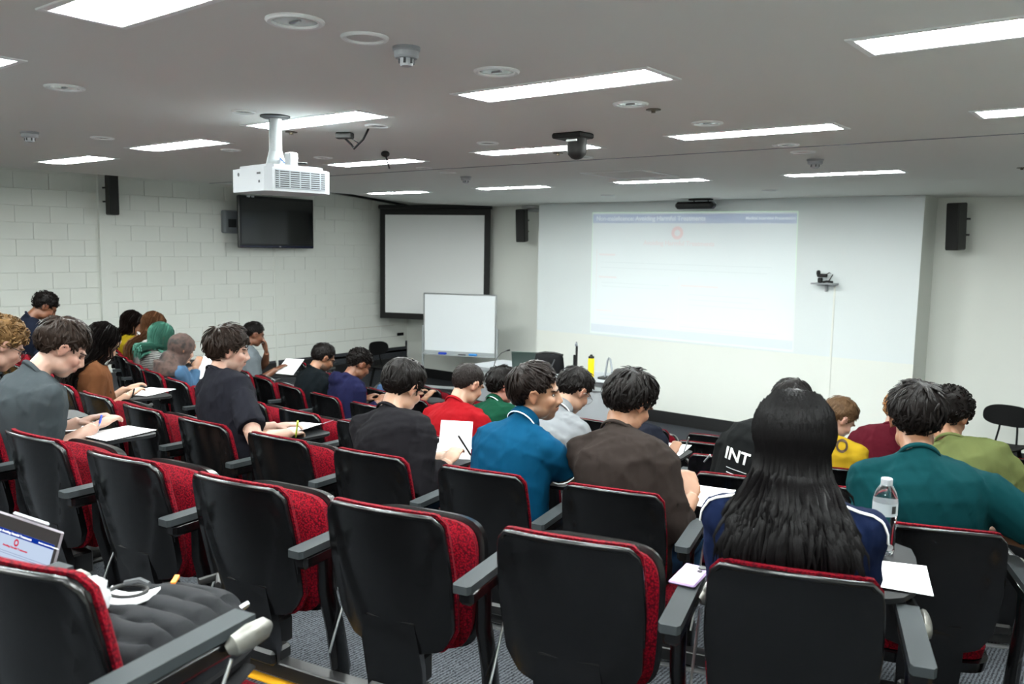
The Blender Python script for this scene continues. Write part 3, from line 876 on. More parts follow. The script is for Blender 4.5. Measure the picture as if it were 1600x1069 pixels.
    for q in (-1, 1):
        S0, El, Wt = arms[q]; ua = (.052*bw if not fem else .043)+inf*.9
        sh.ell(S0, (.054*bw+inf*.5,)*3)
        if slv == 'short':
            e_ = S0.lerp(El, .74); sh.tube([S0, S0.lerp(El, .35), e_], [ua+.004, ua+.007, ua+.010], 14)
        else:
            k_ = .93 if slv == 'long' else .55
            e_ = El.lerp(Wt, k_)
            sh.tube([S0, S0.lerp(El, .5), S0.lerp(El, .92), El, El.lerp(e_, .25), El.lerp(e_, .7), e_], [ua+.004, ua+.003, ua+.004, ua+.005, ua+.002, ua-.008, .041], 14)
    if sp.get('hood'):
        hb = Nn+Vector((0, -.082, .0))
        sh.ell(hb+Vector((0, -.02, -.02)), (.115, .065, .065)); 
        sh.tube([hb+Vector((-.085, .06, .0)), hb+Vector((-.07, -.01, .015)), hb+Vector((0, -.035, .02)), hb+Vector((.07, -.01, .015)), hb+Vector((.085, .06, 0))], [.03, .035, .038, .035, .03], 10)
    sm_ = remesh(sh, sv, 4, .5, .75)
    p = co_of(sm_); nr = no_of(sm_)
    f = folds(p, sp.get('seed', 1)+n*7, 26)*.034*sp.get('wr', 1.)+folds(p, sp.get('seed', 1)+n*7+3, 60)*.009*sp.get('wr', 1.)
    # folds gather at elbows, waist and armpits, the upper back stays taut
    zt = (p[:, 2]-H.z)/max(.1, (Nn.z-H.z)); near = np.zeros(len(p))
    for q in (-1, 1):
        for c_ in (arms[q][1], arms[q][0]*.6+Vector(spine(.6))*.4):
            near = np.maximum(near, np.exp(-np.sum((p-np.array(c_))**2, 1)/.11**2))
    wgt = .45+.55*np.clip(1-zt, 0, 1)+.7*near
    set_co(sm_, p+nr*np.maximum(f*wgt, -.0045)[:, None])
    sm_.materials.append(sp['shirt'])
    so = inst('hoodie' if sp.get('hood') else sp.get('garment', 'shirt'), sm_, root)
    if sp.get('collar', True) and not sp.get('hood'):
        # neckband: a ring that hugs the neck
        cm = MB(); ring = []; polo = sp.get('collar') == 'polo'
        nd = (piv-Nn).normalized(); nx = lat; ny = nd.cross(nx)*-1
        for q in range(25):
            a = 2*PI*q/24; ring.append(Nn+nd*((-.010 if not polo else .006)-.012*math.sin(a))+nx*(.0655*math.cos(a)*(.93 if fem else 1))+nd.cross(nx)*(.063*math.sin(a)))
        cm.tube(ring, [(.010, .006) if not polo else (.024, .006)]*25, 8, up=nd)
        co = cm.obj('collar', sp.get('collarm', sp['shirt']), so)
        if polo:
            r2 = [pp-nd*.020+(pp-Nn).normalized()*.006 for pp in ring]
            MB().tube(r2, .0028, 6).obj('collar_stripe', M_PAPER, so)
            for q in (-1, 1):
                S0, El, Wt = arms[q]; e_ = S0.lerp(El, .72); ax_ = (El-S0).normalized(); u_ = ax_.orthogonal().normalized(); v_ = ax_.cross(u_)
                rr = .052*bw+inf*.9+.0115
                MB().tube([e_+(u_*math.cos(2*PI*a/20)+v_*math.sin(2*PI*a/20))*rr for a in range(21)], .0028, 6).obj('sleeve_stripe', M_PAPER, so)
    # ---------------- trousers and shoes
    tr = MB(); short = sp.get('shorts', False)
    tr.tube([spine(-.16), spine(0), spine(.12)], [(.125*bw, .165*bw), (.135*bw, .18*bw), (.12*bw, .172*bw)], 16, up=(0, 1, 0))
    for q in (-1, 1):
        Hp, K, A_, To = legs[q]
        if short: tr.tube([Hp, Hp.lerp(K, .5), Hp.lerp(K, .88)], [.100*bw, .094*bw, .090*bw], 12)
        else: tr.tube([Hp, Hp.lerp(K, .5), K, K.lerp(A_, .4), A_+Vector((0, 0, .02))], [.098*bw, .088*bw, .072, .066, .060], 12)
    tm = remesh(tr, .013, 3)
    p = co_of(tm); set_co(tm, p+no_of(tm)*(folds(p, n+40, 40)*.008)[:, None]); tm.materials.append(sp['legs'])
    inst('shorts' if short else 'trousers', tm, root)
    for q in (-1, 1):
        Hp, K, A_, To = legs[q]; b = MB()
        b.tube([Vector((A_.x, A_.y-.075, .04)), Vector((A_.x, A_.y-.02, .058)), Vector((A_.x, A_.y+.05, .056)), Vector((To.x, To.y-.02, .042)), Vector((To.x, To.y+.05, .026))], [(.034, .034), (.055, .043), (.05, .046), (.038, .048), (.018, .03)], 12, up=(0, 0, 1))
        b.box((A_.x+.008, A_.y+.07, .011), (.09, .29, .022), ch=.008)
        b.obj('shoe', sp.get('shoes', M_SOOT), root, 60)
    # ---------------- hair
    hk, hcol = sp['hair'][0], sp['hair'][1]; hm = sp.get('hairm') or hair_mat(hcol, 'hair_%s_%d' % (row, n)); ho = None
    ND = sp.get('locks', 330)
    if hk in ('short', 'mop', 'curly', 'afro'):
        o_ = sp['hair'][2] if len(sp['hair']) > 2 else {}
        th_ = {'short': .013, 'mop': .022, 'curly': .018, 'afro': .026}[hk]; th_ = o_.get('thick', th_)
        low = {'fringe': o_.get('fringe', .0 if hk == 'short' else .022), 'nape': o_.get('nape', 0 if hk != 'mop' else .02), 'side': o_.get('side', 0 if hk == 'short' else -.012)}
        hb = hair_short(hk, n+sp.get('seed', 1)*11, ND, th_, low, s, lock=(o_.get('w', .0055), o_.get('L', .34)), curly=(.0085 if hk == 'curly' else .011 if hk == 'afro' else 0), lift=o_.get('lift', .005))
        hme = hb.mesh('hair', 70); hme.transform(Mh); hme.materials.append(hm); ho = inst('hair', hme, root)
    elif hk == 'long':
        o_ = sp['hair'][2] if len(sp['hair']) > 2 else {}
        low = {'fringe': .0, 'nape': .05, 'side': -.03, 'full': 1}
        hb = hair_short('mop', n+5, ND//3, .014, low, s, lock=(.0065, .5), lift=.002); hme = hb.mesh('hair', 70); hme.transform(Mh)
        hme.materials.append(hm); ho = inst('hair', hme, root)
        g = random.Random(n+3); lm = MB(); zend = o_.get('zend', .62); spread = o_.get('spread', 1.0)
        fwd = o_.get('front', .18)
        def back_y(z):
            best = min((abs((spine(i/20)).z-z), i/20) for i in range(-2, 21))[1]
            dd = float(np.interp(best, ts, dp)); return spine(best).y-dd-inf-.006, spine(best).x
        # solid mass under the strands
        hcs = [Mh @ (Vector((0, -.035, .02))*s), Mh @ (Vector((0, -.035, -.05))*s)]
        zz = hcs[1].z-.07; zs2 = [zz-(zz-zend)*i/5 for i in range(6)]
        hb_ = Mh @ (Vector((0, -.105, -.05))*s)
        mp = [hcs[0], hcs[1]]
        for q, z in enumerate(zs2):
            t = q/5; w_ = sst(0, .5, t); by, bx = back_y(z); mp.append(Vector((bx*.5+C.x*.5, hb_.y*(1-w_)+(by-.018)*w_+.034-.02*t, z)))
        rd = [(.070, .070), (.050, .072), (.026, .082*spread), (.022, .092*spread), (.020, .10*spread), (.018, .10*spread), (.014, .09*spread), (.005, .06*spread)]
        lm.tube(mp, rd, 16, up=(0, 1, 0))
        for k in range(int(ND*.9)):
            a = g.uniform(-2.5, 2.5) if g.random() < .35 else g.gauss(0, .95)
            el = g.uniform(.15, 1.2)
            d0 = Vector((math.sin(a)*math.cos(el), -math.cos(a)*math.cos(el), math.sin(el)))
            if d0.y > .45: continue
            pts = []
            for q in range(4):
                e2 = el+(-.55-el)*q/3; dd = Vector((math.sin(a)*math.cos(e2), -math.cos(a)*math.cos(e2), math.sin(e2)))
                kk = 1/math.sqrt((dd.x/HR[0])**2+(dd.y/HR[1])**2+(dd.z/HR[2])**2)
                pts.append(Mh @ ((HC+dd*(kk+.017+.004*g.random()))*s))
            x0 = pts[-1].x-C.x; xe = C.x*.6+x0*spread*(1.15+.35*g.random())+g.gauss(0, .012); ze = zend+g.random()*.12
            zl = pts[-1].z-.05; off = -.016-.022*g.random(); front = abs(a) > 1.35 and g.random() < fwd*3
            for q in range(6):
                t = q/5; z = zl+(ze-zl)*t; by, bx = back_y(z)
                if front: y = by+2*float(np.interp(.6, ts, dp))*.9*min(1, t*1.5)+.0; y = min(pts[3].y+.02+.05*t, y)
                else: y = by+off-.01*math.sin(t*3)
                w_ = sst(0, .5, t)
                pts.append(Vector((pts[3].x+(xe-pts[3].x)*min(1, t*1.3)+.006*math.sin(t*5+k), pts[3].y*(1-w_)+y*w_, z)))
            w_ = g.uniform(.004, .008)
            lm.tube(pts, [(w_*.4, w_)]*(len(pts)-2)+[(w_*.3, w_*.7), (.0008, .0008)], 4, up=(0, 1, 0))
        lo = lm.obj('long_strands', o_.get('m2', hm), ho, 70)
    elif hk == 'hijab':
        hv = MB(); hv.ell(Mh @ (Vector((0, -.016, .028))*s), (.096*s, .112*s, .104*s), 18, 14, Mh.to_3x3())
        hv.tube([Mh @ (Vector((0, .015, -.02))*s), Mh @ (Vector((0, .0, -.085))*s), Nn+Vector((0, .02, .03)), spine(.9), spine(.72)+Vector((0, -.02, 0))], [(.082, .078), (.078, .075), (.092, .10), (.115, .165), (.13, .175)], 18, up=(0, 1, 0))
        hv.tube([Nn+Vector((0, -.09, .02)), spine(.7)+Vector((0, -.13, 0)), spine(.45)+Vector((.03, -.15, 0))], [(.03, .08), (.025, .11), (.012, .07)], 10, up=(0, 1, 0))
        hme = remesh(hv, .010, 4); p = co_of(hme); set_co(hme, p+no_of(hme)*(folds(p, 9, 45)*.010)[:, None]); hme.materials.append(hm)
        # open at the face
        bm = bmesh.new(); bm.from_mesh(hme); Mhi = Mh.inverted()
        dl = [f_ for f_ in bm.faces if (lambda q: q.y > .055 and abs(q.x) < .055 and -.085 < q.z < .055)(Mhi @ f_.calc_center_median())]
        bmesh.ops.delete(bm, geom=dl, context='FACES'); bm.to_mesh(hme); bm.free()
        ho = inst('headscarf', hme, root)
    if sp.get('glasses'):
        gm = MB(); gc = sp['glasses']
        for q in (-1, 1):
            gm.tube([Mh @ (Vector((q*.033+.024*math.cos(2*PI*a/16), .103-.006*abs(math.cos(2*PI*a/16)), .004+.019*math.sin(2*PI*a/16)))*s) for a in range(17)], .0018, 6)
            gm.tube([Mh @ (Vector(v)*s) for v in ((q*.058, .098, .010), (q*.074, .07, .012), (q*.082, .01, .010), (q*.082, -.012, -.004))], .002, 6)
        gm.tube([Mh @ (Vector(v)*s) for v in ((-.010, .106, .008), (0, .109, .011), (.010, .106, .008))], .0018, 6)
        gm.obj('glasses', gc, root)
    if vox <= .0101:
        bvh = BVHTree.FromPolygons([v.co for v in me.vertices], [tuple(q_.vertices) for q_ in me.polygons])
        R3 = Mh.to_3x3()
        def fp(x, z, off=0.):
            h = bvh.ray_cast(Mh @ (Vector((x, .25, z))*s), R3 @ Vector((0, -1, 0)))
            return (h[0]+(R3 @ Vector((0, off, 0)))) if h[0] is not None else Mh @ (Vector((x, .09, z))*s)
        hmk = mat('brow_%s_%d' % (row, n), tuple(c_*.4 for c_ in hcol), .7, spec=.05)
        for q in (-1, 1):
            fb = MB(); fb.tube([fp(q*x, z, .0005) for x, z in ((.013, .0245), (.023, .0285), (.034, .0300), (.044, .0265), (.050, .0225))], [(.0016, .003), (.002, .0042), (.002, .004), (.0017, .003), (.0008, .0012)], 6, up=R3 @ Vector((0, 1, 0))); fb.obj('eyebrow', hmk, root)
        if sp.get('beard', 0) > .3:
            fb = MB(); fb.tube([fp(x, z, .0005) for x, z in ((-.022, -.049), (-.012, -.044), (0, -.043), (.012, -.044), (.022, -.049))], [(.001, .0015), (.0015, .0035), (.0015, .003), (.0015, .0035), (.001, .0015)], 6, up=R3 @ Vector((0, 1, 0))); fb.obj('moustache', hmk, root)
        for q in (-1, 1):
            eb = MB(); ew = MB()
            c0 = fp(q*.031, .004, .0)
            zl = .0035 if sp.get('pitch', 25) > 8 else .0075
            eb.tube([fp(q*x, z, .0006) for x, z in ((.018, zl-.003), (.024, zl), (.031, zl+.0012), (.038, zl), (.044, zl-.003))], [(.001, .001), (.0014, .0018), (.0014, .002), (.0014, .0018), (.001, .001)], 6, up=R3 @ Vector((0, 1, 0)))
            if sp.get('pitch', 25) <= 8:
                ew.ell(c0, (.011*s, .0035*s, .0048*s), 12, 8, R3); eb.ell(c0+R3 @ Vector((0, .0018, 0)), (.0046*s, .0028*s, .0046*s), 10, 8, R3)
            eb.obj('eyelash', M_SOOT, root)
            if ew.v: ew.obj('eye', mat('eye_white', rgb(150, 146, 140), .3), root)
        for z0, r0 in ((-.0535, .0032), (-.0605, .0038)):
            lp = MB(); lp.tube([fp(x, z0+(.0015 if abs(x) > .015 else 0), -.0005) for x in (-.020, -.011, 0, .011, .020)], [(.001, .001), (.0022, r0), (.0026, r0), (.0022, r0), (.001, .001)], 6, up=R3 @ Vector((0, 1, 0)))
            lp.obj('lip', mat('lip_%s_%d' % (row, n), tuple(b_*k_*.29 for b_, k_ in zip(sp['skin'], (1.04, .58, .58))), .45), root)
    sp['_'] = dict(S=S, root=root, shirt=so, sme=sm_, arms=arms, Mh=Mh, C=C, Nn=Nn, spine=spine, body=me)
    return root
def project_text(sp, s, size, m, cx_, cz_, name, ang=0., bold=True):
    """print lettering on the back of a garment: vertices laid onto the cloth from behind"""
    me = text_mesh(s, size, bold, 'CENTER'); bm = bmesh.new(); bm.from_mesh(me)
    bmesh.ops.subdivide_edges(bm, edges=[e for e in bm.edges if e.calc_length() > size*.3], cuts=2); bm.to_mesh(me); bm.free()
    bvh = BVHTree.FromPolygons([v.co for v in sp['_']['sme'].vertices], [tuple(p_.vertices) for p_ in sp['_']['sme'].polygons])
    c_, s_ = math.cos(ang), math.sin(ang)
    for v in me.vertices:
        x, y = v.co.x, v.co.y; X = cx_+x*c_-y*s_; Z = cz_+x*s_+y*c_
        h = bvh.ray_cast(Vector((X, -1, Z)), Vector((0, 1, 0)))
        if h[0] is not None: v.co = h[0]+h[1]*.003
        else: v.co = Vector((X, .2, Z))
    me.materials.clear(); me.materials.append(m); inst(name, me, sp['_']['shirt'])

BLK = rgb(24, 20, 19); DBR = rgb(44, 33, 27); 
FAIR = rgb(228, 180, 158); LIGHT = rgb(222, 172, 142); TAN = rgb(196, 140, 106); BROWN = rgb(160, 104, 74); PALE = rgb(236, 196, 176)
JEANS = cloth_mat(rgb(58, 96, 138), 'blue_denim', 1200); DARKT = cloth_mat(rgb(24, 24, 28), 'dark_trousers'); GREYT = cloth_mat(rgb(120, 122, 120), 'grey_trousers'); KHAKI = cloth_mat(rgb(150, 150, 140), 'pale_trousers')
PEOPLE = [
 dict(key='grey', seat=('B', -1), head=(97, 546), yf=.42, rel=82, pitch=34, skin=FAIR, blush=.8, hair=('short', DBR, dict(thick=.022, fringe=.01, L=.4, lift=.009)), shirt=cloth_mat(rgb(92, 101, 106), 'washed_grey_cotton'), wr=1.3, legs=DARKT, shorts=True, rw=(.15, .49, .722), lw=(-.02, .51, .722), vox=.0065, build=1.06, label='person in washed grey T-shirt bent over a page, writing with a blue pen'),
 dict(key='curlyleft', seat=('B', -2), head=(1, 541), yf=.40, rel=72, pitch=32, skin=FAIR, hair=('afro', rgb(122, 92, 58)), shirt=cloth_mat(rgb(46, 48, 54), 'charcoal_cotton'), legs=DARKT, vox=.010, glasses=M_SOOT, label='person with bushy golden-brown curls and glasses, beside the washed grey T-shirt'),
 dict(key='navyjacket', seat=('C', -7), head=(70, 480), yf=.427, rel=82, pitch=38, skin=BROWN, hair=('curly', BLK), shirt=cloth_mat(rgb(38, 46, 66), 'navy_jacket_cloth'), garment='jacket', sleeve='long', legs=DARKT, vox=.011, locks=200, label='person in dark navy jacket with short black curls, head bowed, against block wall'),
 dict(key='brownsweater', seat=('C', -2), head=(160, 537), yf=.31, rel=60, pitch=34, skin=LIGHT, fem=True, hair=('long', BLK, dict(zend=.66, spread=1.0)), shirt=cloth_mat(rgb(150, 96, 62), 'rust_brown_knit'), sleeve='half', legs=JEANS, rw=(200, 618), lw=(196, 608), vox=.009, label='person in rust brown top with very long straight black hair, writing'),
 dict(key='yellowjacket', seat=('D', -1), head=(206, 507), yf=.195, rel=78, pitch=32, skin=TAN, fem=True, hair=('long', rgb(30, 22, 20), dict(zend=.74)), shirt=cloth_mat(rgb(214, 182, 36), 'mustard_yellow_cloth'), garment='jacket', sleeve='long', legs=DARKT, vox=.011, locks=200, label='person in mustard yellow jacket with dark hair tied loosely, reading'),
 dict(key='whitetop', seat=('D', 0), head=(240, 510), yf=.307, rel=60, pitch=28, skin=LIGHT, fem=True, hair=('long', rgb(112, 76, 52), dict(zend=.72)), shirt=cloth_mat(rgb(228, 222, 218), 'white_knit'), sleeve='long', legs=DARKT, vox=.011, locks=200, label='person in white top with chestnut hair, behind the green-haired student'),
 dict(key='stripes', seat=('D', 1), head=(252, 528), yf=.263, rel=58, pitch=26, skin=PALE, fem=True, hair=('long', rgb(84, 140, 122), dict(zend=.86, front=.3)), shirt=stripe_mat('striped_cotton', rgb(8, 8, 9), rgb(110, 110, 108), 22), sleeve='long', legs=DARKT, vox=.010, locks=240, label='person with dyed green hair and a black and white striped top'),
 dict(key='hijab', seat=('D', 2), head=(284, 546), yf=.277, rel=68, pitch=24, skin=TAN, fem=True, hair=('hijab', rgb(60, 45, 40)), hairm=blotch_mat('patterned_scarf', [rgb(10, 8, 8), rgb(46, 32, 28), rgb(62, 44, 38), rgb(22, 16, 15)], 9), shirt=cloth_mat(rgb(104, 146, 186), 'pale_denim', 1200), garment='denim_jacket', sleeve='long', legs=DARKT, rw=(306, 574), rwz=.82, vox=.010, label='person in patterned brown headscarf and pale denim, holding up a sheet'),
 dict(key='blacktee', seat=('C', 1), head=(357, 549), yf=.34, rel=84, pitch=10, skin=FAIR, beard=.35, hair=('mop', DBR, dict(thick=.024, fringe=.026, L=.5, lift=.012, w=.006)), shirt=cloth_mat(rgb(48, 48, 58), 'black_cotton'), legs=DARKT, shorts=True, rw=(452, 678), lw=(.0, .50, .722), rp=(.6, -.3, -.8), vox=.0065, locks=420, label='person in faded black T-shirt with tousled brown hair and thin moustache, looking aside'),
 dict(key='chin', seat=('E', -2), head=(397, 523), yf=.33, rel=78, pitch=18, skin=BROWN, hair=('short', BLK), shirt=cloth_mat(rgb(170, 182, 190), 'pale_grey_cotton'), legs=KHAKI, rw=(.13, .50, .745), vox=.010, lw=(-.03, .45, .90), lhd=(.1, -.1, .9), lhu=(0, 1, 0), lp=(-.8, .2, -.8), label='person resting chin on hand, reading a page, against the block wall'),
 dict(key='glassesblack', seat=('E', 1), head=(505, 560), yf=.42, rel=70, pitch=30, skin=TAN, beard=.85, hair=('mop', BLK, dict(fringe=-.01, thick=.015)), glasses=M_SOOT, shirt=cloth_mat(rgb(24, 32, 37), 'ink_black_cotton'), legs=KHAKI, build=1.04, vox=.0095, locks=240, label='person in ink black T-shirt with beard and glasses, beside the navy hoodie'),
 dict(key='hoodie', seat=('E', 2), head=(561, 570), yf=.44, rel=64, pitch=34, skin=BROWN, hair=('curly', BLK, dict(side=.004)), hood=True, sleeve='long', shirt=cloth_mat(rgb(40, 42, 84), 'navy_fleece'), legs=DARKT, vox=.0095, label='person in navy blue hoodie with short black curls on top'),
 dict(key='lightblue', seat=('F', 0), head=(624, 585), yf=.26, rel=50, pitch=32, skin=TAN, hair=('short', BLK), shirt=cloth_mat(rgb(116, 160, 216), 'sky_blue_cotton'), legs=DARKT, vox=.011, locks=180, label='person in sky blue shirt half hidden by the charcoal long-sleeved student'),
 dict(key='charcoal', seat=('C', 3), head=(630, 607), yf=.44, rel=48, pitch=30, skin=LIGHT, hair=('mop', BLK, dict(thick=.022, L=.55, nape=.012, fringe=.02)), sleeve='long', shirt=cloth_mat(rgb(42, 40, 45), 'charcoal_jersey'), legs=GREYT, rw=(700, 722), lw=(668, 716), vox=.007, locks=420, build=1.06, label='person in charcoal long-sleeved top with straight black hair, turning a page'),
 dict(key='red', seat=('D', 8), head=(731, 602), yf=.42, rel=52, pitch=28, skin=LIGHT, hair=('short', rgb(38, 32, 30), dict(thick=.008, L=.2, lift=.002)), sleeve='long', shirt=cloth_mat(rgb(202, 24, 36), 'bright_red_cotton'), legs=DARKT, vox=.009, build=1.05, label='person in bright red top with close-cropped dark hair'),
 dict(key='green', seat=('E', 5), head=(786, 604), yf=.42, rel=74, pitch=14, skin=rgb(222, 150, 130), hair=('mop', BLK, dict(thick=.026, L=.4, lift=.01)), glasses=mat('red_frame', rgb(150, 30, 40), .4), shirt=cloth_mat(rgb(24, 92, 66), 'bottle_green_cotton'), collar='polo', legs=DARKT, vox=.010, label='person in bottle green polo with red-framed glasses, between red top and teal polo'),
 dict(key='polo', seat=('C', 4), head=(838, 616), yf=.40, rel=92, pitch=2, skin=rgb(206, 152, 116), beard=.55, blush=.2, hair=('mop', rgb(30, 22, 19), dict(thick=.020, fringe=.006, L=.5, lift=.008, side=.006)), collar='polo', shirt=cloth_mat(rgb(10, 100, 146), 'teal_blue_pique', 1400), legs=DARKT, rw=(.11, .51, .722), lw=(-.07, .51, .722), re=(.235, .42, .742), vox=.0065, locks=420, build=.97, label='person in teal blue polo with white trim, looking aside with short beard'),
 dict(key='lightgrey', seat=('D', 9), head=(897, 612), yf=.44, rel=48, pitch=36, skin=LIGHT, hair=('short', BLK, dict(thick=.017, L=.35, lift=.009)), glasses=M_ALU, sleeve='long', shirt=cloth_mat(rgb(196, 200, 205), 'pale_grey_shirting'), collar='polo', wr=1.4, legs=DARKT, vox=.009, label='person in pale grey shirt with spiky black hair and thin glasses'),
 dict(key='curlynavy', seat=('E', 7), head=(990, 638), yf=.40, rel=40, pitch=20, skin=TAN, hair=('curly', BLK, dict(thick=.03, nape=.05, side=-.04, fringe=.0)), shirt=cloth_mat(rgb(36, 40, 54), 'midnight_cotton'), sleeve='half', legs=DARKT, vox=.010, rw=(1048, 712), build=1.08, label='person in midnight navy T-shirt with dark ringlets, screened by the brown-topped student'),
 dict(key='brown', seat=('C', 5), head=(984, 632), yf=.44, rel=46, pitch=30, skin=rgb(206, 150, 116), hair=('mop', BLK, dict(thick=.028, nape=.028, L=.5, lift=.009, fringe=.02)), sleeve='half', shirt=cloth_mat(rgb(74, 64, 60), 'cocoa_brown_jersey'), legs=JEANS, rw=(1084, 776), rwz=.722, lw=(.0, .54, .722), lp=(-.12, -.2, -1.), re=(.185, .265, .635), rhd=(-.3, .5, .5), vox=.0065, locks=460, build=1.03, knee=.05, label='person in cocoa brown top with thick wavy black hair and jeans'),
 dict(key='jacket', seat=('D', 11), head=(1236, 636), yf=.52, rel=12, pitch=34, skin=TAN, hair=('mop', BLK, dict(thick=.024)), sleeve='long', shirt=cloth_mat(rgb(30, 32, 33), 'black_jersey'), garment='jacket', legs=DARKT, vox=.0085, build=1.1, label='person in black jacket printed INT on the back, leaning forward'),
 dict(key='longhair', seat=('B', 5), head=(1240, 690), yf=.30, rel=3, pitch=10, skin=LIGHT, fem=True, hs=1.0, hair=('long', rgb(17, 15, 16), dict(zend=.79, spread=1.2, front=.06)), sleeve='short', shirt=cloth_mat(rgb(30, 46, 88), 'navy_blue_cotton'), legs=DARKT, rw=(.13, .50, .722), collar=False, rp=(.45, -.45, -.8), lp=(-.45, -.45, -.8), vox=.008, locks=620, build=1.22, label='person in navy top with white shoulder stripe and long glossy black hair'),
 dict(key='yellow', seat=('E', 9), head=(1310, 655), yf=.42, rel=58, pitch=40, skin=FAIR, hair=('mop', rgb(96, 72, 50), dict(thick=.016, fringe=0)), shirt=cloth_mat(rgb(240, 196, 46), 'canary_yellow_cotton'), legs=DARKT, vox=.0095, build=1.05, label='person in canary yellow T-shirt with dark lettering across the back'),
 dict(key='maroon', seat=('F', 8), head=(1404, 644), yf=.42, rel=30, pitch=24, skin=FAIR, hair=('curly', rgb(168, 116, 70)), shirt=cloth_mat(rgb(124, 34, 52), 'maroon_cotton'), legs=DARKT, vox=.010, build=.98, label='person in maroon top with ginger curls, in front of the green-shirted student'),
 dict(key='teal', seat=('C', 7), head=(1431, 658), yf=.36, rel=-3, pitch=16, skin=rgb(200, 142, 106), hair=('mop', BLK, dict(thick=.026, nape=.008, side=.004, L=.45, lift=.010)), shirt=cloth_mat(rgb(14, 84, 90), 'deep_teal_cotton'), legs=DARKT, rw=(1534, 826), lw=(-.1, .42, .70), rp=(.5, -.2, -.8), vox=.007, locks=460, build=1.10, label='person in deep teal T-shirt with thick black hair, watch on wrist, seen from behind'),
 dict(key='olive', seat=('D', 13), head=(1482, 652), yf=.42, rel=18, pitch=26, skin=TAN, hair=('curly', BLK, dict(thick=.026)), shirt=cloth_mat(rgb(132, 142, 86), 'olive_green_cotton'), legs=DARKT, vox=.0085, build=1.1, label='person in olive green T-shirt with curly black hair, facing the slide wall'),
]
DBG = False
for sp in PEOPLE:
    sp['dbg'] = DBG; person(sp)
BYKEY = {sp['key']: sp for sp in PEOPLE}
# ================================================================== chairs filled with labels from the people table
SHORT = {'grey': 'grey T-shirt', 'curlyleft': 'golden-brown curls', 'navyjacket': 'navy jacket', 'brownsweater': 'rust brown top', 'yellowjacket': 'mustard jacket', 'whitetop': 'white top', 'stripes': 'striped top', 'hijab': 'headscarf', 'blacktee': 'faded black T-shirt', 'chin': 'chin-on-hand reader', 'glassesblack': 'ink black T-shirt', 'hoodie': 'navy hoodie', 'lightblue': 'sky blue shirt', 'charcoal': 'charcoal top', 'red': 'bright red top', 'green': 'bottle green polo', 'polo': 'teal polo', 'lightgrey': 'pale grey shirt', 'curlynavy': 'dark ringlets', 'brown': 'cocoa brown top', 'jacket': 'INT jacket', 'longhair': 'long glossy hair', 'yellow': 'canary T-shirt', 'maroon': 'maroon top', 'teal': 'deep teal T-shirt', 'olive': 'olive T-shirt'}
OCC = {sp['seat']: sp['key'] for sp in PEOPLE}
for sp in PEOPLE:                                    # each writing tablet stands clear of its user's chest
    if sp['seat'] == ('B', 5): continue
    p_ = co_of(sp['_']['sme']); x0_ = sp['_']['spine'](.35).x; sel = (np.abs(p_[:, 2]-.675) < .02)&(np.abs(p_[:, 0]-x0_) < .14)
    if sel.any(): TABY[sp['seat']] = float(min(.12, max(0., p_[sel, 1].max()+.006-.44)))
ORD = ['first', 'second', 'third', 'fourth', 'fifth', 'sixth', 'seventh', 'eighth']
for rw in ROWS:
    n0, n1 = RANGE[rw]
    for n in range(n0, n1+1):
        kx = OCC.get((rw, n)); down = kx is not None; tab = down
        if kx: lab = 'black and red seat taken by the student with the '+SHORT[kx]
        elif rw == 'A':
            down = True; tab = False
            lab = ['black and red seat beyond the propped-up tablet computer', 'black and red seat in front of the propped-up tablet computer', 'row-end seat with a quilted black backpack lying on it'][n+2]
        else:
            near = sorted([(abs(m-n), m) for m in range(n0, n1+1) if (rw, m) in OCC])
            if near:
                dd, m = near[0]; side = 'television' if n < m else 'right'
                lab = 'empty tip-up seat, %s from the %s student toward the %s wall' % (ORD[min(dd, 8)-1], SHORT[OCC[(rw, m)]], side)
            else:
                lab = 'empty tip-up seat in the frontmost row, %s from its television wall end' % (['first', 'second', 'third', 'fourth', 'fifth', 'sixth', 'seventh', 'eighth', 'ninth', 'tenth', 'eleventh', 'twelfth', 'thirteenth', 'fourteenth'][n-n0])
        chair(rw, n, down, tab, n == n0, lab)
# ================================================================== FIXTURES AND PROPS
M_TVGLASS = mat('tv_glass', rgb(18, 19, 22), .08, coat=.5)
M_TVFRAME = mat('tv_frame', rgb(14, 14, 18), .2)
M_BOARD = mat('whiteboard_enamel', rgb(232, 237, 240), .2)
M_SCRN = mat('screen_vinyl', rgb(236, 238, 238), .6)
M_BLUE = mat('eraser_blue', rgb(28, 66, 186), .5)
M_CYAN = mat('eraser_cyan', rgb(52, 140, 214), .5)
M_CORD = mat('cable_black', rgb(8, 8, 9), .6, spec=.1)
M_CORDB = mat('cable_blue', rgb(30, 80, 170), .5)
M_BAG = mat('bag_nylon', rgb(13, 13, 15), .7, spec=.1, bump=.3, bscale=500)
M_BAGP = mat('bag_panel', rgb(22, 23, 26), .7, spec=.12, bump=.35, bscale=900)
M_YELB = mat('bottle_yellow', rgb(236, 206, 10), .4)

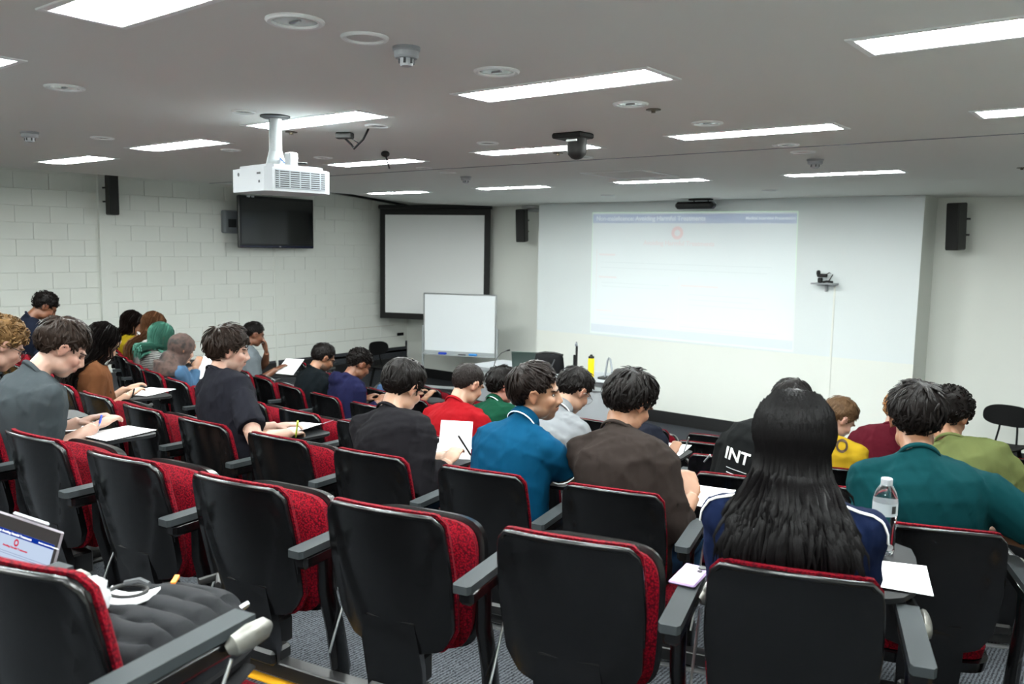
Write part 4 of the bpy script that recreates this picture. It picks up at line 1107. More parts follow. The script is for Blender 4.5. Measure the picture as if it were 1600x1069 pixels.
# ---- television on the left wall
XT = XL+.36
a, b, c_, d_ = onx(373, 308, XT), onx(491, 309, XT), onx(490, 386, XT), onx(374, 390, XT)
ty0, ty1, tz0, tz1 = (a.y+d_.y)/2, (b.y+c_.y)/2, (c_.z+d_.z)/2, (a.z+b.z)/2
tc_ = Vector((XT, (ty0+ty1)/2, (tz0+tz1)/2)); tw_, th_ = ty1-ty0, tz1-tz0
r = tag(empty('television', tc_), 'large black flat television on a wall bracket, switched off', 'television')
MB().box((-.03, 0, 0), (.055, tw_, th_), ch=.012).obj('casing', M_TVFRAME, r)
MB().box((0, 0, .012), (.004, tw_-.07, th_-.10)).obj('glass_panel', M_TVGLASS, r, smooth=None)
MB().box((.001, 0, -th_/2+.022), (.008, tw_*.98, .03), ch=.003).obj('bottom_trim', mat('tv_trim', rgb(20, 24, 52), .12), r)
MB().ell((.006, .03, -th_/2+.022), (.003, .02, .006)).obj('logo_badge', M_ALU, r)
for k in (0, 1): MB().box((.002, -tw_*.38+.07*k, th_/2-.012), (.004, .05, .022)).obj('sticker', M_PAPER, r, smooth=None)
MB().box((-.19, 0, 0), (.27, .08, .10), ch=.01).box((-.325, 0, 0), (.02, .3, .4)).obj('wall_bracket', M_GREY, r)
q0, q1 = onx(350, 328, XL+.1), onx(376, 365, XL+.1)
bx_ = tag(empty('cable_box', (XL, (q0.y+q1.y)/2, (q0.z+q1.z)/2)), 'grey plastic cable box on the wall beside the television', 'box')
MB().box((.05, 0, 0), (.10, q1.y-q0.y, q0.z-q1.z), ch=.02).obj('box_body', M_GREY, bx_)
MB().box((.101, 0, -.02), (.004, (q1.y-q0.y)*.5, (q0.z-q1.z)*.36)).obj('dark_window', M_DKGREY, bx_, smooth=None)

# ---- column loudspeakers
def speaker(name, P, rz, h, w_, label, tilt=0., wallx=None):
    r = tag(empty(name, P, rz), label, 'loudspeaker', 'slim wall loudspeakers')
    Mx = RX(tilt).to_3x3()
    MB().box((0, 0, 0), (w_, w_*1.1, h), Mx, ch=.012).obj('cabinet', M_BLACKM, r)
    MB().box((0, -w_*.56, 0), (w_*.86, .004, h*.94), Mx).obj('grille', M_SOOT, r, smooth=None)
    MB().box((0, w_*.75, 0), (.06, w_*.5, h*.3), ch=.008).box((0, w_*1.05, h*.17), (.10, .05, .02)).box((0, w_*1.05, -h*.17), (.10, .05, .02)).obj('bracket', M_BLACKM, r)
    return r
p0, p1 = onx(174, 272, XL+.22), onx(176, 336, XL+.22)
speaker('wall_speaker', ((p0+p1)/2), PI/2+.0, p0.z-p1.z, .12, 'slim black loudspeaker on the left block wall by the pilaster')
p0, p1 = ony(1492, 317, YREC-.3), ony(1496, 391, YREC-.3)
speaker('wall_speaker', ((p0+p1)/2), -.35, p0.z-p1.z, .15, 'black loudspeaker beside the slide wall, above the plastic chair', .06)
p0, p1 = ony(813, 327, YREC-.35), ony(818, 378, YREC-.35)
speaker('wall_speaker', ((p0+p1)/2), .30, p0.z-p1.z, .15, 'black loudspeaker beside the square framed screen', .10)
# emergency lamp over it, on the return of the slide wall
p = ony(832, 322, YREC-.12)
r = tag(empty('ceiling_sensor', (p.x, p.y, CEIL)), 'round chrome-edged unit under the ceiling beside the slide wall', 'sensor')
MB().lathe([(.17, 0), (.175, -.02), (.17, -.035)], 24).obj('base_ring', M_ALU, r); MB().lathe([(.15, -.035), (.16, -.05), (.15, -.075), (.10, -.085)], 24).obj('cover', M_ALU, r)

# ---- square projection screen hung across the corner
dL = (onx(594, 415, XL+.28)-CAMPOS).dot(CF); dR = dL*.962
A0, A1 = ondep(590, 328, dL), ondep(598, 499.5, dL); B0, B1 = ondep(763, 325.5, dR), ondep(768, 503, dR)
cx_ = (A0+A1+B0+B1)/4; ux = ((B0+B1)/2-(A0+A1)/2); W_ = ux.length; ux = Vector((ux.x, ux.y, 0)).normalized(); H_ = ((A0.z-A1.z)+(B0.z-B1.z))/2
r = tag(empty('projection_screen', cx_, math.atan2(ux.y, ux.x)), 'square white projection screen with broad black border, hung across the corner', 'screen')
MB().box((0, 0, 0), (W_, .02, H_), ch=.004).obj('border', M_SOOT, r)
MB().box((0, -.012, 0), (W_-.20, .006, H_-.20)).obj('viewing_surface', M_SCRN, r, smooth=None)
MB().tube([(-W_/2-.02, 0, H_/2+.03), (W_/2+.02, 0, H_/2+.03)], .035, 12).obj('roller_case', M_BLACKM, r)
for s_ in (-1, 1): MB().tube([(s_*W_*.4, 0, H_/2+.05), (s_*W_*.4, 0, CEIL-cx_.z+.03)], .004, 6).obj('hanger', M_BLACKM, r)

# ---- whiteboard on a wheeled stand
dW = 12.9
A0, A1 = ondep(662, 458, dW), ondep(662, 548, dW); B0, B1 = ondep(774, 462, dW*.975), ondep(777, 557, dW*.975)
ux = (B0+B1)/2-(A0+A1)/2; W_ = Vector((ux.x, ux.y, 0)).length; ang = math.atan2(ux.y, ux.x); ct = (A0+A1+B0+B1)/4; H_ = ((A0.z-A1.z)+(B0.z-B1.z))/2; z0_ = ct.z-H_/2
r = tag(empty('whiteboard', (ct.x, ct.y, 0), ang), 'mobile whiteboard on a white wheeled stand in front of the square screen', 'whiteboard')
MB().box((0, 0, z0_+H_/2), (W_-.03, .018, H_)).obj('board', M_BOARD, r, smooth=None)
fr = MB()
for s_ in (-1, 1): fr.box((s_*(W_/2-.01), 0, z0_+H_/2), (.022, .03, H_), ch=.005)
fr.box((0, 0, z0_+H_), (W_, .03, .022), ch=.005); fr.obj('board_frame', M_ALU, r)
MB().box((0, -.04, z0_-.035), (W_, .09, .012), ch=.003).box((0, 0, z0_-.01), (W_, .02, .07), ch=.003).obj('pen_tray', M_METALWHITE, r)
for s_ in (-1, 1):
    MB().box((s_*(W_/2+.012), .01, z0_*.5+H_*.22), (.03, .03, z0_+H_*.44), ch=.004).obj('upright', M_METALWHITE, r)
    MB().box((s_*(W_/2+.012), 0, .085), (.04, .55, .035), ch=.006).obj('foot', M_METALWHITE, r)
    for t_ in (-1, 1): MB().tube([(s_*(W_/2+.012)-.012, t_*.24, .035), (s_*(W_/2+.012)+.012, t_*.24, .035)], .034, 12).obj('caster', M_SOOT, r)
MB().box((0, .0, .16), (W_, .03, .04), ch=.004).obj('cross_bar', M_METALWHITE, r)
Mw = T(ct.x, ct.y, 0) @ RZ(ang)
def onboard(name, x, m, label, cat, w_=.13):
    o = MB().box((0, 0, 0), (w_, .05, .032), ch=.01).obj(name, m); o.matrix_world = Mw @ T(x, -.045, z0_-.012); tag(o, label, cat); return o
onboard('board_eraser', -W_*.22, M_BLUE, 'royal blue board eraser on the whiteboard tray', 'eraser')
onboard('board_eraser', W_*.20, M_CYAN, 'sky blue board eraser on the whiteboard tray', 'eraser')
o = MB().tube([(-.06, 0, 0), (.06, 0, 0)], .009, 8).obj('board_marker', M_DKGREY); o.matrix_world = Mw @ T(W_*.05, -.045, z0_-.019); tag(o, 'dark marker pen lying on the whiteboard tray', 'pen')

# ---- slide thrown on the front wall (the projected image gives off light)
def emis(name, col, st, base=(0, 0, 0)):
    m, N, L, P = nt(name); P.inputs['Base Color'].default_value = (*base, 1); P.inputs['Roughness'].default_value = .9; P.inputs['Specular IOR Level'].default_value = 0
    P.inputs['Emission Color'].default_value = (*col, 1); P.inputs['Emission Strength'].default_value = st; return m
ES = SLIDE
TL, TR, BR, BL = [ony(x, y, YF-.008) for x, y in ((927, 333), (1246, 331), (1238, 549), (923, 519))]
r = tag(empty('projected_slide', ((TL+TR+BR+BL)/4)), 'pale projected slide with blue title bar and red ring on the front wall', 'projection')
org = (TL+TR+BR+BL)/4
def bil(u, v, dy=0.):
    p = TL*(1-u)*(1-v)+TR*u*(1-v)+BR*u*v+BL*(1-u)*v-org; return Vector((p.x, -dy, p.z))
def quad(name, u0, u1, v0, v1, m, dy=.001):
    return MB().add([bil(u0, v1, dy), bil(u1, v1, dy), bil(u1, v0, dy), bil(u0, v0, dy)], [(0, 1, 2, 3)]).obj(name, m, r, smooth=None)
# the slide adds the projector's coloured light to the lit wall paint
WP = rgb(226, 233, 234)
def thrown(name, col): return emis(name, tuple(c*4 for c in col), ES*.25, WP)
E_BG, E_BAR, E_RED, E_TXT, E_LINE, E_FOOT, E_EDGE, E_PINK = (thrown('slide_white', (.14, .16, .17)), thrown('slide_blue', (.0, .02, .12)), thrown('slide_red', (.18, .01, .01)), thrown('slide_text', (.22, .24, .25)), thrown('slide_grey', (.08, .10, .11)), thrown('slide_footer', (.0, .01, .07)), thrown('slide_edge', (.14, .26, .12)), thrown('slide_pink', (.17, .07, .07)))
quad('slide_edge', -.004, 1.004, -.006, 1.006, E_EDGE, .0005); quad('slide_page', 0, 1, 0, 1, E_BG)
quad('title_bar', 0, 1, .012, .082, E_BAR, .002); quad('footer_bar', 0, 1, .925, .99, E_FOOT, .002)
Hs = (TL.z-BL.z); Ws = TR.x-TL.x
def stext(s_, u, v, size, m, al='LEFT', bold=False):
    p = bil(u, v, .004); me = text_mesh(s_, size, bold, al); me.materials.clear(); me.materials.append(m)
    # follow the keystone of the image
    sl = (bil(1, v)-bil(0, v)); an = math.atan2(sl.z, sl.x)
    inst('slide_text', me, r, T(*p) @ RY(-an) @ RX(PI/2))
stext('Non-maleficence: Avoiding Harmful Treatments', .02, .062, .085, E_TXT, 'LEFT', True)
stext('Medical Interview Presentation', .995, .054, .05, E_TXT, 'RIGHT', True)
stext('Avoiding Harmful Treatments', .46, .255, .085, E_PINK, 'CENTER', True)
ring = MB(); n_ = 32; cc = bil(.455, .158, .003)
vs_ = [(cc.x+rr*math.cos(2*PI*k/n_), cc.y, cc.z+rr*math.sin(2*PI*k/n_)) for rr in (.085, .042) for k in range(n_)]
ring.add(vs_, [(k, (k+1) % n_, n_+(k+1) % n_, n_+k) for k in range(n_)]).obj('ring_emblem', E_RED, r, smooth=None)
for u0, u1, v in ((.04, .13, .335), (.04, .14, .52), (.48, .66, .56), (.03, .12, .80), (.48, .60, .85)): quad('heading_line', u0, u1, v, v+.014, E_PINK, .002)
for u0, u1, v in ((.05, .9, .40), (.05, .88, .445), (.06, .42, .57), (.06, .38, .60), (.52, .85, .63), (.52, .82, .67), (.52, .88, .71), (.05, .4, .84), (.05, .36, .87), (.48, .93, .885), (.48, .9, .91)): quad('text_line', u0, u1, v, v+.007, E_LINE, .002)
quad('column_rule', .468, .4705, .5, .92, E_PINK, .002); quad('column_rule', .025, .0275, .3, .9, E_PINK, .002)

# ---- front wall: shelf with small camera, cable trunking, sound bar
p = ony(1293, 443, YF)
r = tag(empty('wall_shelf', (p.x, YF, p.z)), 'small white shelf on the front wall carrying a tiny camera', 'shelf')
MB().box((0, -.10, 0), (.26, .20, .018), ch=.004).obj('shelf_board', M_WHITE, r); MB().box((0, -.03, -.05), (.02, .06, .09), ch=.004).obj('shelf_bracket', M_WHITE, r)
r = tag(empty('desk_camera', (p.x, YF-.11, p.z+.009)), 'small black camera with cables on the wall shelf', 'camera')
MB().box((-.05, 0, .03), (.05, .05, .06), ch=.01).obj('camera_base', M_SOOT, r); MB().box((-.03, 0, .085), (.12, .04, .04), ch=.012).box((-.075, -.0, .115), (.04, .05, .06), ch=.012).obj('camera_head', M_SOOT, r)
MB().tube([(.0, 0, .012), (.05, .01, .03), (.09, 0, .1), (.05, 0, .12), (.0, 0, .09)], .006, 6).tube([(-.02, .02, .01), (.03, -.02, .02), (.09, .02, .012)], .012, 6).obj('cable', M_SOOT, r)
p = ony(1305, 446, YF)
tag(MB().box((p.x, YF-.008, p.z/2+.08), (.022, .012, p.z-.18), ch=.003).obj('cable_trunking', M_WALL), 'thin white cable trunking running down below the wall shelf', 'trunking')
pa, pb = ony(1057, 322, YF-.28), ony(1117, 320, YF-.28)
r = tag(empty('sound_bar', ((pa.x+pb.x)/2, YF-.28, (pa.z+pb.z)/2)), 'black bar unit hanging from the ceiling just above the slide', 'sound bar')
MB().box((0, 0, 0), (pb.x-pa.x, .13, .09), ch=.03).obj('bar_body', M_BLACKM, r)
hz = CEIL-(pa.z+pb.z)/2
for s_ in (-.02, .17): MB().tube([(s_, 0, .03), (s_, 0, hz)], .008, 6).obj('hanger', M_BLACKM, r)
MB().box((.07, 0, hz-.012), (.3, .08, .02), ch=.004).obj('mount_plate', M_BLACKM, r)

# ---- ceiling projector on its pole
pp = onz(430, 181, CEIL)
dj = (pp-CAMPOS).dot(CF)
r = tag(empty('ceiling_projector', pp), 'white ceiling projector with grille hanging on a thick white pole', 'projector')
MB().lathe([(.075, -.001), (.075, -.008), (.06, -.014)], 24).obj('ceiling_plate', M_DKGREY, r)
zb_ = ondep(432, 252, dj).z-pp.z
MB().tube([(0, 0, 0), (0, 0, zb_)], .032, 16).obj('pole', M_METALWHITE, r)
MB().tube([(0, 0, zb_+.05), (0, 0, zb_-.02), (0, 0, zb_-.09)], [.034, .05, .085], 12).obj('pole_cone', M_METALWHITE, r)
# the case is placed from the corners the photograph shows at the pole's distance
c1, c2, c3 = ondep(350, 280, dj*1.04)-pp, ondep(410, 285, dj*.93)-pp, ondep(496, 300, dj*1.02)-pp
ctr = Vector((0.012, .03, ondep(424, 281, dj).z-pp.z)); aj = math.radians(-7)
Mj = T(*ctr) @ RZ(aj)
body = MB()
w2, d2, h2 = .19, .19, .066
out = [(-w2+.03, -d2), (w2-.03, -d2), (w2, -d2+.03), (w2, d2-.05), (w2-.05, d2), (-w2+.05, d2), (-w2, d2-.05), (-w2, -d2+.03)]
body.prism(out, -h2, h2*.75)
body.prism([(x*.86, y*.86) for x, y in out], h2*.75, h2)
bo = body.obj('case', M_WHITE, r, smooth=25); bo.matrix_local = Mj
gr = MB()
for i in range(9):
    z_ = -h2*.72+i*(h2*1.25/8)
    gr.box((w2+.001, -.005, z_), (.006, d2*1.45, .0055))
for y_ in (-.13, -.07, -.01, .05, .11): gr.box((w2+.0015, y_*.95, -.007), (.005, .006, h2*1.3))
go = gr.obj('grille', M_GREY, r, smooth=None); go.matrix_local = Mj
gb = MB().box((w2-.0005, -.005, -.007), (.003, d2*1.45, h2*1.36)).obj('grille_back', M_SOOT, r, smooth=None); gb.matrix_local = Mj
dt = MB().tube([(-.10, -d2-.001, .022), (-.10, -d2+.004, .022)], .010, 12).box((.11, -d2, .02), (.035, .003, .010)).box((.115, -d2, -.02), (.015, .003, .012)).obj('controls', M_DKGREY, r); dt.matrix_local = Mj
for pts_, m_ in (([(.02, .03, h2), (.05, .06, h2+.05), (.10, .02, h2+.02), (.16, .05, h2+.015)], M_CORD), ([(-.03, 0, .18), (.02, -.03, .12), (.06, -.02, h2+.02), (.11, 0, h2+.015)], M_CORDB), ([(-.035, .01, .22), (-.05, -.01, .15), (-.06, .0, h2+.02)], M_CORD)):
    co_ = MB().tube(pts_, .005, 6).obj('cable', m_, r); co_.matrix_local = Mj
jb = MB().box((.09, .0, h2+.035), (.055, .05, .07), ch=.006).obj('receiver_box', M_WHITE, r); jb.matrix_local = Mj

# ---- ceiling camera, loose cables, microphones
p = onz(902, 208, CEIL)
r = tag(empty('ceiling_camera', p), 'black dome camera hanging from the ceiling beside a strip lamp', 'camera')
MB().box((-.03, 0, -.015), (.20, .14, .03), ch=.008).obj('mount_plate', M_SOOT, r); MB().lathe([(.055, -.03), (.055, -.10), (.05, -.12), (.03, -.14), (.012, -.146)], 20).obj('camera_dome', M_SOOT, r)
MB().box((0, -.054, -.045), (.07, .006, .01)).obj('light_strip', M_ALU, r, smooth=None)
p = onz(535, 207, CEIL); q = onz(576, 201, CEIL)
r = tag(empty('hanging_cable', p), 'loop of black cable with a small black adapter under the ceiling', 'cable')
v = q-p
MB().box((.02, 0, -.02), (.10, .05, .035), RZ(.5).to_3x3(), ch=.006).obj('adapter', M_SOOT, r)
MB().tube([(0, 0, -.02), Vector((.02, .02, -.07))+v*.15, Vector((0, 0, -.10))+v*.45, Vector((0, 0, -.055))+v*.8, v], .006, 8).tube([(.06, 0, -.03), Vector((0, 0, -.07))+v*.6], .003, 6).obj('cable_loop', M_CORD, r)
p = onz(602, 236, CEIL)
r = tag(empty('ceiling_microphone', p), 'tiny black hanging microphone beside a ceiling strip lamp', 'microphone')
MB().ell((0, 0, -.02), (.03, .03, .022)).obj('capsule_base', M_SOOT, r); MB().tube([(0, 0, -.02), (.03, .01, -.12)], .006, 6).obj('stem', M_SOOT, r)

# ---- round ceiling fittings
def disc_fit(px, py, rad, label, kind, grp):
    p = onz(px, py, CEIL)
    r = tag(empty(kind, p), label, kind.split('_')[1] if kind != 'downlight' else 'downlight', grp)
    n_ = 28
    MB().lathe([(rad, 0), (rad, -.004), (rad*.93, -.009), (rad*.80, -.008), (rad*.78, 0)], n_).obj('trim_ring', M_LFRAME, r)
    if kind == 'downlight':
        MB().lathe([(rad*.78, -.001), (rad*.5, -.003), (.01, -.0015)], n_).obj('reflector', mat('downlight_reflector', rgb(225, 232, 230), .25, .6), r)
        MB().box((0, 0, -.004), (rad*.5, rad*.12, .004)).obj('lamp_bar', M_WHITE, r, smooth=None)
    else: MB().lathe([(rad*.79, -.001), (rad*.4, -.005), (.01, -.006)], n_).obj('grille_disc', mat('speaker_grille', rgb(216, 217, 214), .6, bump=.3, bscale=900), r)
    return r
for px, py, rd, what in ((461, 32, .085, 'beside the ceiling loudspeaker disc'), (776, 111, .085, 'behind the long strip lamp'), (985, 162, .08, 'in front of the long strip lamp'), (1105, 192, .08, 'beside the next strip lamp'), (101, 136, .08, 'above the grey T-shirt student'), (381, 174, .06, 'beside the projector pole'), (1228, 226, .08, 'beside the ceiling joint'), (160, 215, .07, 'above the left block wall'), (361, 234, .07, 'behind the projector case'), (505, 246, .07, 'beyond the projector'), (762, 223, .07, 'behind the camera strip lamp'), (912, 245, .07, 'beneath the black dome camera'), (590, 196, .07, 'beside the loop of cable'), (663, 262, .07, 'beyond the tiny hanging microphone')):
    disc_fit(px, py, rd, 'round recessed downlight '+what, 'downlight', 'round downlights')
for px, py, rd, what in ((570, 58, .075, 'near the smoke detector'), (1255, 237, .08, 'just past the ceiling joint'), (700, 269, .075, 'near the front left lamps'), (950, 305, .085, 'above the slide title bar'), (1203, 297, .085, 'by the front strip lamp')):
    disc_fit(px, py, rd, 'flat round ceiling loudspeaker disc '+what, 'ceiling_loudspeaker', 'ceiling loudspeaker discs')
def smoke(px, py, label, s_=1.):
    p = onz(px, py, CEIL); r = tag(empty('smoke_detector', p), label, 'smoke detector', 'ceiling detectors')
    MB().lathe([(.052*s_, 0), (.052*s_, -.01), (.046*s_, -.014), (.046*s_, -.03), (.040*s_, -.036)], 24).obj('base', M_WHITE, r)
    MB().lathe([(.026*s_, -.036), (.026*s_, -.05), (.022*s_, -.06), (.012*s_, -.062)], 20).obj('sensor_cap', M_WHITE, r)
    for k in range(6): MB().box((.0265*s_*math.cos(k*PI/3), .0265*s_*math.sin(k*PI/3), -.045), (.006, .006, .016)).obj('slot', M_DKGREY, r, smooth=None)
smoke(635, 74, 'white smoke detector near the flat loudspeaker disc', .88); smoke(46, 206, 'white smoke detector above the left block wall'); smoke(1274, 249, 'white smoke detector just past the ceiling joint', 1.1); smoke(728, 276, 'white smoke detector near the front left lamps', 1.0)
for px, py, wh in ((1021, 171, 'beside a round downlight past the long strip lamp'), (872, 239, 'beyond the black dome camera'), (1597, 262, 'near the right-hand ceiling edge'), (455, 206, 'beside the projector pole')):
    p = onz(px, py, CEIL); o = MB().lathe([(.035, 0), (.035, -.004), (.012, -.006), (.009, -.014), (.012, -.016)], 14).obj('sprinkler_head', mat('brass', rgb(92, 84, 70), .45, .5), loc=p)
    tag(o, 'small brass sprinkler head '+wh, 'sprinkler', 'sprinkler heads')
# ---- air vent
va, vb, vc, vd = [onz(x, y, CEIL) for x, y in ((926, 269.5), (1017, 264.5), (1043, 275), (952, 278.5))]
vx0, vx1, vy0, vy1 = (va.x+vd.x)/2, (vb.x+vc.x)/2, (va.y+vb.y)/2, (vc.y+vd.y)/2
r = tag(empty('air_vent', ((vx0+vx1)/2, (vy0+vy1)/2, CEIL)), 'square grey air vent in the ceiling close to the slide wall', 'vent')
vw, vd_ = vx1-vx0, vy1-vy0
f_ = MB()
for s_ in (-1, 1): f_.box((s_*vw/2, 0, -.004), (.04, vd_+.04, .008), ch=.002); f_.box((0, s_*vd_/2, -.004), (vw-.04, .04, .008), ch=.002)
f_.obj('frame', M_LFRAME, r); MB().box((0, 0, -.001), (vw-.03, vd_-.03, .002)).obj('backing', mat('vent_grey', rgb(176, 188, 184), .6), r, smooth=None)
for k in range(11): MB().box((0, -vd_/2+.04+k*(vd_-.08)/10, -.005), (vw-.04, .02, .004), RX(.5).to_3x3()).obj('slat', M_LFRAME, r, smooth=None)

# ---- plastic chairs by the front wall
M_CH = mat('chair_black', rgb(10, 10, 11), .6, spec=.12)
def side_chair(P, rz, label):
    r = tag(empty('side_chair', P, rz), label, 'chair', 'black side chairs by the walls')
    F = []; B = []
    for j in range(9):
        fr_ = []; br_ = []
        for i in range(15):
            u, v = -1+2*i/14, -1+2*j/8; k = max(abs(u), abs(v))/((abs(u)**3.2+abs(v)**3.2)**(1/3.2) or 1)
            x, z = u*k*.225*(1-.05*v*v), .73+v*k*.105; y = .20-.05*(x/.22)**2+.10*(z-.73)
            fr_.append((x, y, z)); br_.append((x, y+.014, z))
        F.append(fr_); B.append(br_)
    me = MB().closed_grid(F, B).mesh('backrest', 50); fixnormals(me); me.materials.append(M_CH); inst('backrest', me, r)
    F = []; B = []
    for j in range(11):
        fr_ = []; br_ = []
        for i in range(11):
            u, v = -1+2*i/10, -1+2*j/10; k = max(abs(u), abs(v))/((abs(u)**4+abs(v)**4)**.25 or 1)
            x, y = u*k*.21, v*k*.205; z = .45+.02*(abs(u)**2)-.012*(1-v)*.5
            fr_.append((x, y, z)); br_.append((x*.98, y*.98, z-.018))
        F.append(fr_); B.append(br_)
    me = MB().closed_grid(F, B).mesh('seat', 50); fixnormals(me); me.materials.append(M_CH); inst('seat', me, r)
    for s_ in (-1, 1):
        MB().tube([(s_*.10, .17, .44), (s_*.085, .205, .58), (s_*.075, .215, .70)], .010, 8).obj('back_rod', M_CH, r)
        MB().tube([(s_*.13, -.14, .44), (s_*.19, -.20, .0)], [.022, .016], 8).obj('leg', M_CH, r)
        MB().tube([(s_*.13, .14, .44), (s_*.19, .21, .0)], [.022, .016], 8).obj('leg', M_CH, r)
    return r
p = onz(1560, 697, .45); side_chair((p.x, p.y, 0), -.22, 'black plastic chair with oval back beneath the right wall loudspeaker')
p = onz(604, 574, .45); side_chair((p.x, p.y, 0), 1.7, 'black plastic chair in the corner under the square screen')

# ---- lectern with its things
zd = .97
lp = [onz(x, y, zd) for x, y in ((770, 581), (865, 600), (905, 607), (958, 602))]
x0_, x1_, y0_ = -6.35, -4.42, 7.05
r = tag(empty('lectern_desk', ((x0_+x1_)/2, 7.45, 0)), 'white curved lectern desk with black plinth in front of the slide wall', 'desk')
hw = (x1_-x0_)/2
top = [(-hw, -.30)]+[(hw-.3+.3*math.sin(a*PI/12), -.02-.30*math.cos(a*PI/12)+.02) for a in range(0, 7)]+[(hw, .30), (hw-.08, .36), (-hw, .36)]
MB().prism(top, zd-.035, zd).obj('desk_top', M_WHITE, r, smooth=30)
MB().prism([(x*.95, y*.9) for x, y in top], .14, zd-.035).obj('desk_body', M_WHITE, r, smooth=30)
MB().prism([(x*.97, y*.97) for x, y in top], 0, .14).obj('plinth', M_SKIRT, r, smooth=30)
MB().prism([(x*.99, y*.98) for x, y in top], zd-.10, zd-.055).obj('edge_band', M_METALWHITE, r, smooth=30)
def ondesk(px, py): return onz(px, py, zd)
p = ondesk(923, 590)
r = tag(empty('drink_bottle', p), 'bright yellow drink bottle with black lid on the lectern', 'bottle')
MB().lathe([(.030, 0), (.034, .006), (.034, .19), (.030, .205)], 20).obj('bottle_body', M_YELB, r); MB().lathe([(.031, .205), (.031, .225), (.018, .23), (.012, .245)], 16).obj('lid', M_SOOT, r)
p = ondesk(945, 592)
r = tag(empty('document_camera', p), 'grey folding document camera arm standing on the lectern', 'camera')
MB().box((0, 0, .012), (.10, .14, .024), ch=.006).obj('base', M_SOOT, r); MB().tube([(0, 0, .02), (.02, .01, .19), (.035, .015, .225), (.055, .01, .21), (.10, -.02, .09)], .011, 8).obj('arm', M_GREY, r); MB().box((.105, -.02, .06), (.03, .03, .07), ch=.006).obj('camera_head', M_GREY, r)
p = ondesk(771, 576)
r = tag(empty('gooseneck_microphone', p), 'thin gooseneck microphone rising from the end of the lectern', 'microphone')
MB().lathe([(.04, 0), (.04, .012), (.015, .02)], 16).obj('base', M_SOOT, r); MB().tube([(0, 0, .01), (.03, .0, .10), (.09, .02, .18), (.16, .04, .215)], .004, 6).obj('neck', M_DKGREY, r); MB().tube([(.155, .04, .212), (.19, .05, .222)], [.008, .010], 8).obj('capsule', M_SOOT, r)
p = ondesk(825, 578)
r = tag(empty('laptop_computer', p, .5), 'open dark laptop seen from behind on the lectern', 'laptop')
MB().box((0, .10, .009), (.32, .22, .016), ch=.004).obj('keyboard_base', M_DKGREY, r); MB().box((-.02, -.03, .11), (.32, .012, .21), RX(.35).to_3x3(), ch=.004).obj('lid', mat('laptop_lid', rgb(52, 66, 62), .4), r)
p = ondesk(857, 582)
r = tag(empty('shoulder_bag', p, .3), 'black bag with mesh pocket slumped open on the lectern', 'bag')
bg = MB()
bg.tube([(0, 0, 0), (0, 0, .06), (0, .01, .16), (0, .015, .20)], [(.09, .17), (.10, .18), (.08, .165), (.05, .15)], 16, up=(0, 1, 0)); bg.obj('bag_body', M_BAG, r, 60)
MB().tube([(-.15, 0, .195), (-.05, .01, .215), (.06, .01, .215), (.16, 0, .20)], .014, 8).obj('top_bar', M_SOOT, r)
MB().tube([(-.10, -.10, .15), (-.02, -.115, .06), (.07, -.11, .08), (.10, -.09, .16)], .008, 8).obj('strap', M_DKGREY, r); MB().tube([(-.06, -.13, .12), (.0, -.15, .05), (.03, -.16, .01)], [.018, .024, .02], 8).obj('white_strap', M_PAPER, r)
p = ondesk(900, 583)
r = tag(empty('desk_monitor', p, .61), 'thin black monitor seen edge-on beside the bag on the lectern', 'monitor')
MB().box((0, 0, .19), (.02, .44, .26), ch=.004).obj('panel', M_BLACKM, r); MB().tube([(-.02, 0, 0), (-.02, 0, .2)], .015, 8).box((-.02, 0, .006), (.16, .2, .012), ch=.003).obj('stand', M_BLACKM, r); MB().ell((-.01, -.2, .335), (.015, .02, .02)).obj('webcam', M_GREY, r)
p = ondesk(932, 597)
o = MB().box((0, 0, .009), (.30, .11, .016), RZ(.2).to_3x3(), ch=.004).obj('keyboard', M_WHITE, loc=p); tag(o, 'white keyboard on the lectern in front of the yellow bottle', 'keyboard')

# ================================================================== things on the seats and tablets
def seatM(row, n): P, th = seat_frame(row, n); return T(*P) @ RZ(th)
def sheet(px, py, row, z, w_, h_, rz, label, curl=.012, tilt=0., name='paper_sheet', m=M_PAPER, grp='papers on the writing tablets'):
    p = onz(px, py, FLOORZ[row]+z); F = []; B = []
    g = random.Random(int(px)); a_, b_ = g.uniform(-1, 1), g.uniform(-1, 1)
    for j in range(7):
        fr_ = []; br_ = []
        for i in range(7):
            u, v = -1+i/3, -1+j/3; zz = curl*(max(0, a_*u)**2+max(0, b_*v)**2+.15*u*v+.3)
            fr_.append((u*w_/2, v*h_/2, zz)); br_.append((u*w_/2, v*h_/2, zz-.0012))
        F.append(fr_); B.append(br_)
    me = MB().closed_grid(F, B).mesh(name, 60); fixnormals(me); me.materials.append(m)
    o = inst(name, me); o.matrix_world = T(*p) @ RZ(rz) @ RX(tilt); return tag(o, label, 'paper', grp)
TZ = .684
def LOCAL(row, n, v, w_, h_, rz, label, curl=.012, tilt=0.):
    px, py, _ = proj(seatM(row, n) @ Vector(v)); return sheet(px, py, row, v[2], w_, h_, rz, label, curl, tilt)
def PAGE_D9(): return LOCAL('D', 9, (.09, .62, TZ), .2, .22, .3, 'page in front of the pale grey shirt student')
sheet(184, 678, 'B', TZ, .19, .26, .2, 'page the washed grey T-shirt student is writing on'); sheet(118, 668, 'B', TZ, .2, .16, -.5, 'second sheet with blue writing at the washed grey T-shirt student')
sheet(232, 613, 'C', TZ, .21, .297, .4, 'page under the hands of the rust brown top student')
sheet(468, 672, 'C', TZ, .23, .30, .2, 'crumpled page under the hand of the faded black T-shirt student', .03)
LOCAL('D', 2, (-.03, .53, .84), .21, .29, .3, 'sheet held up by the headscarf wearer', .01, 1.0)
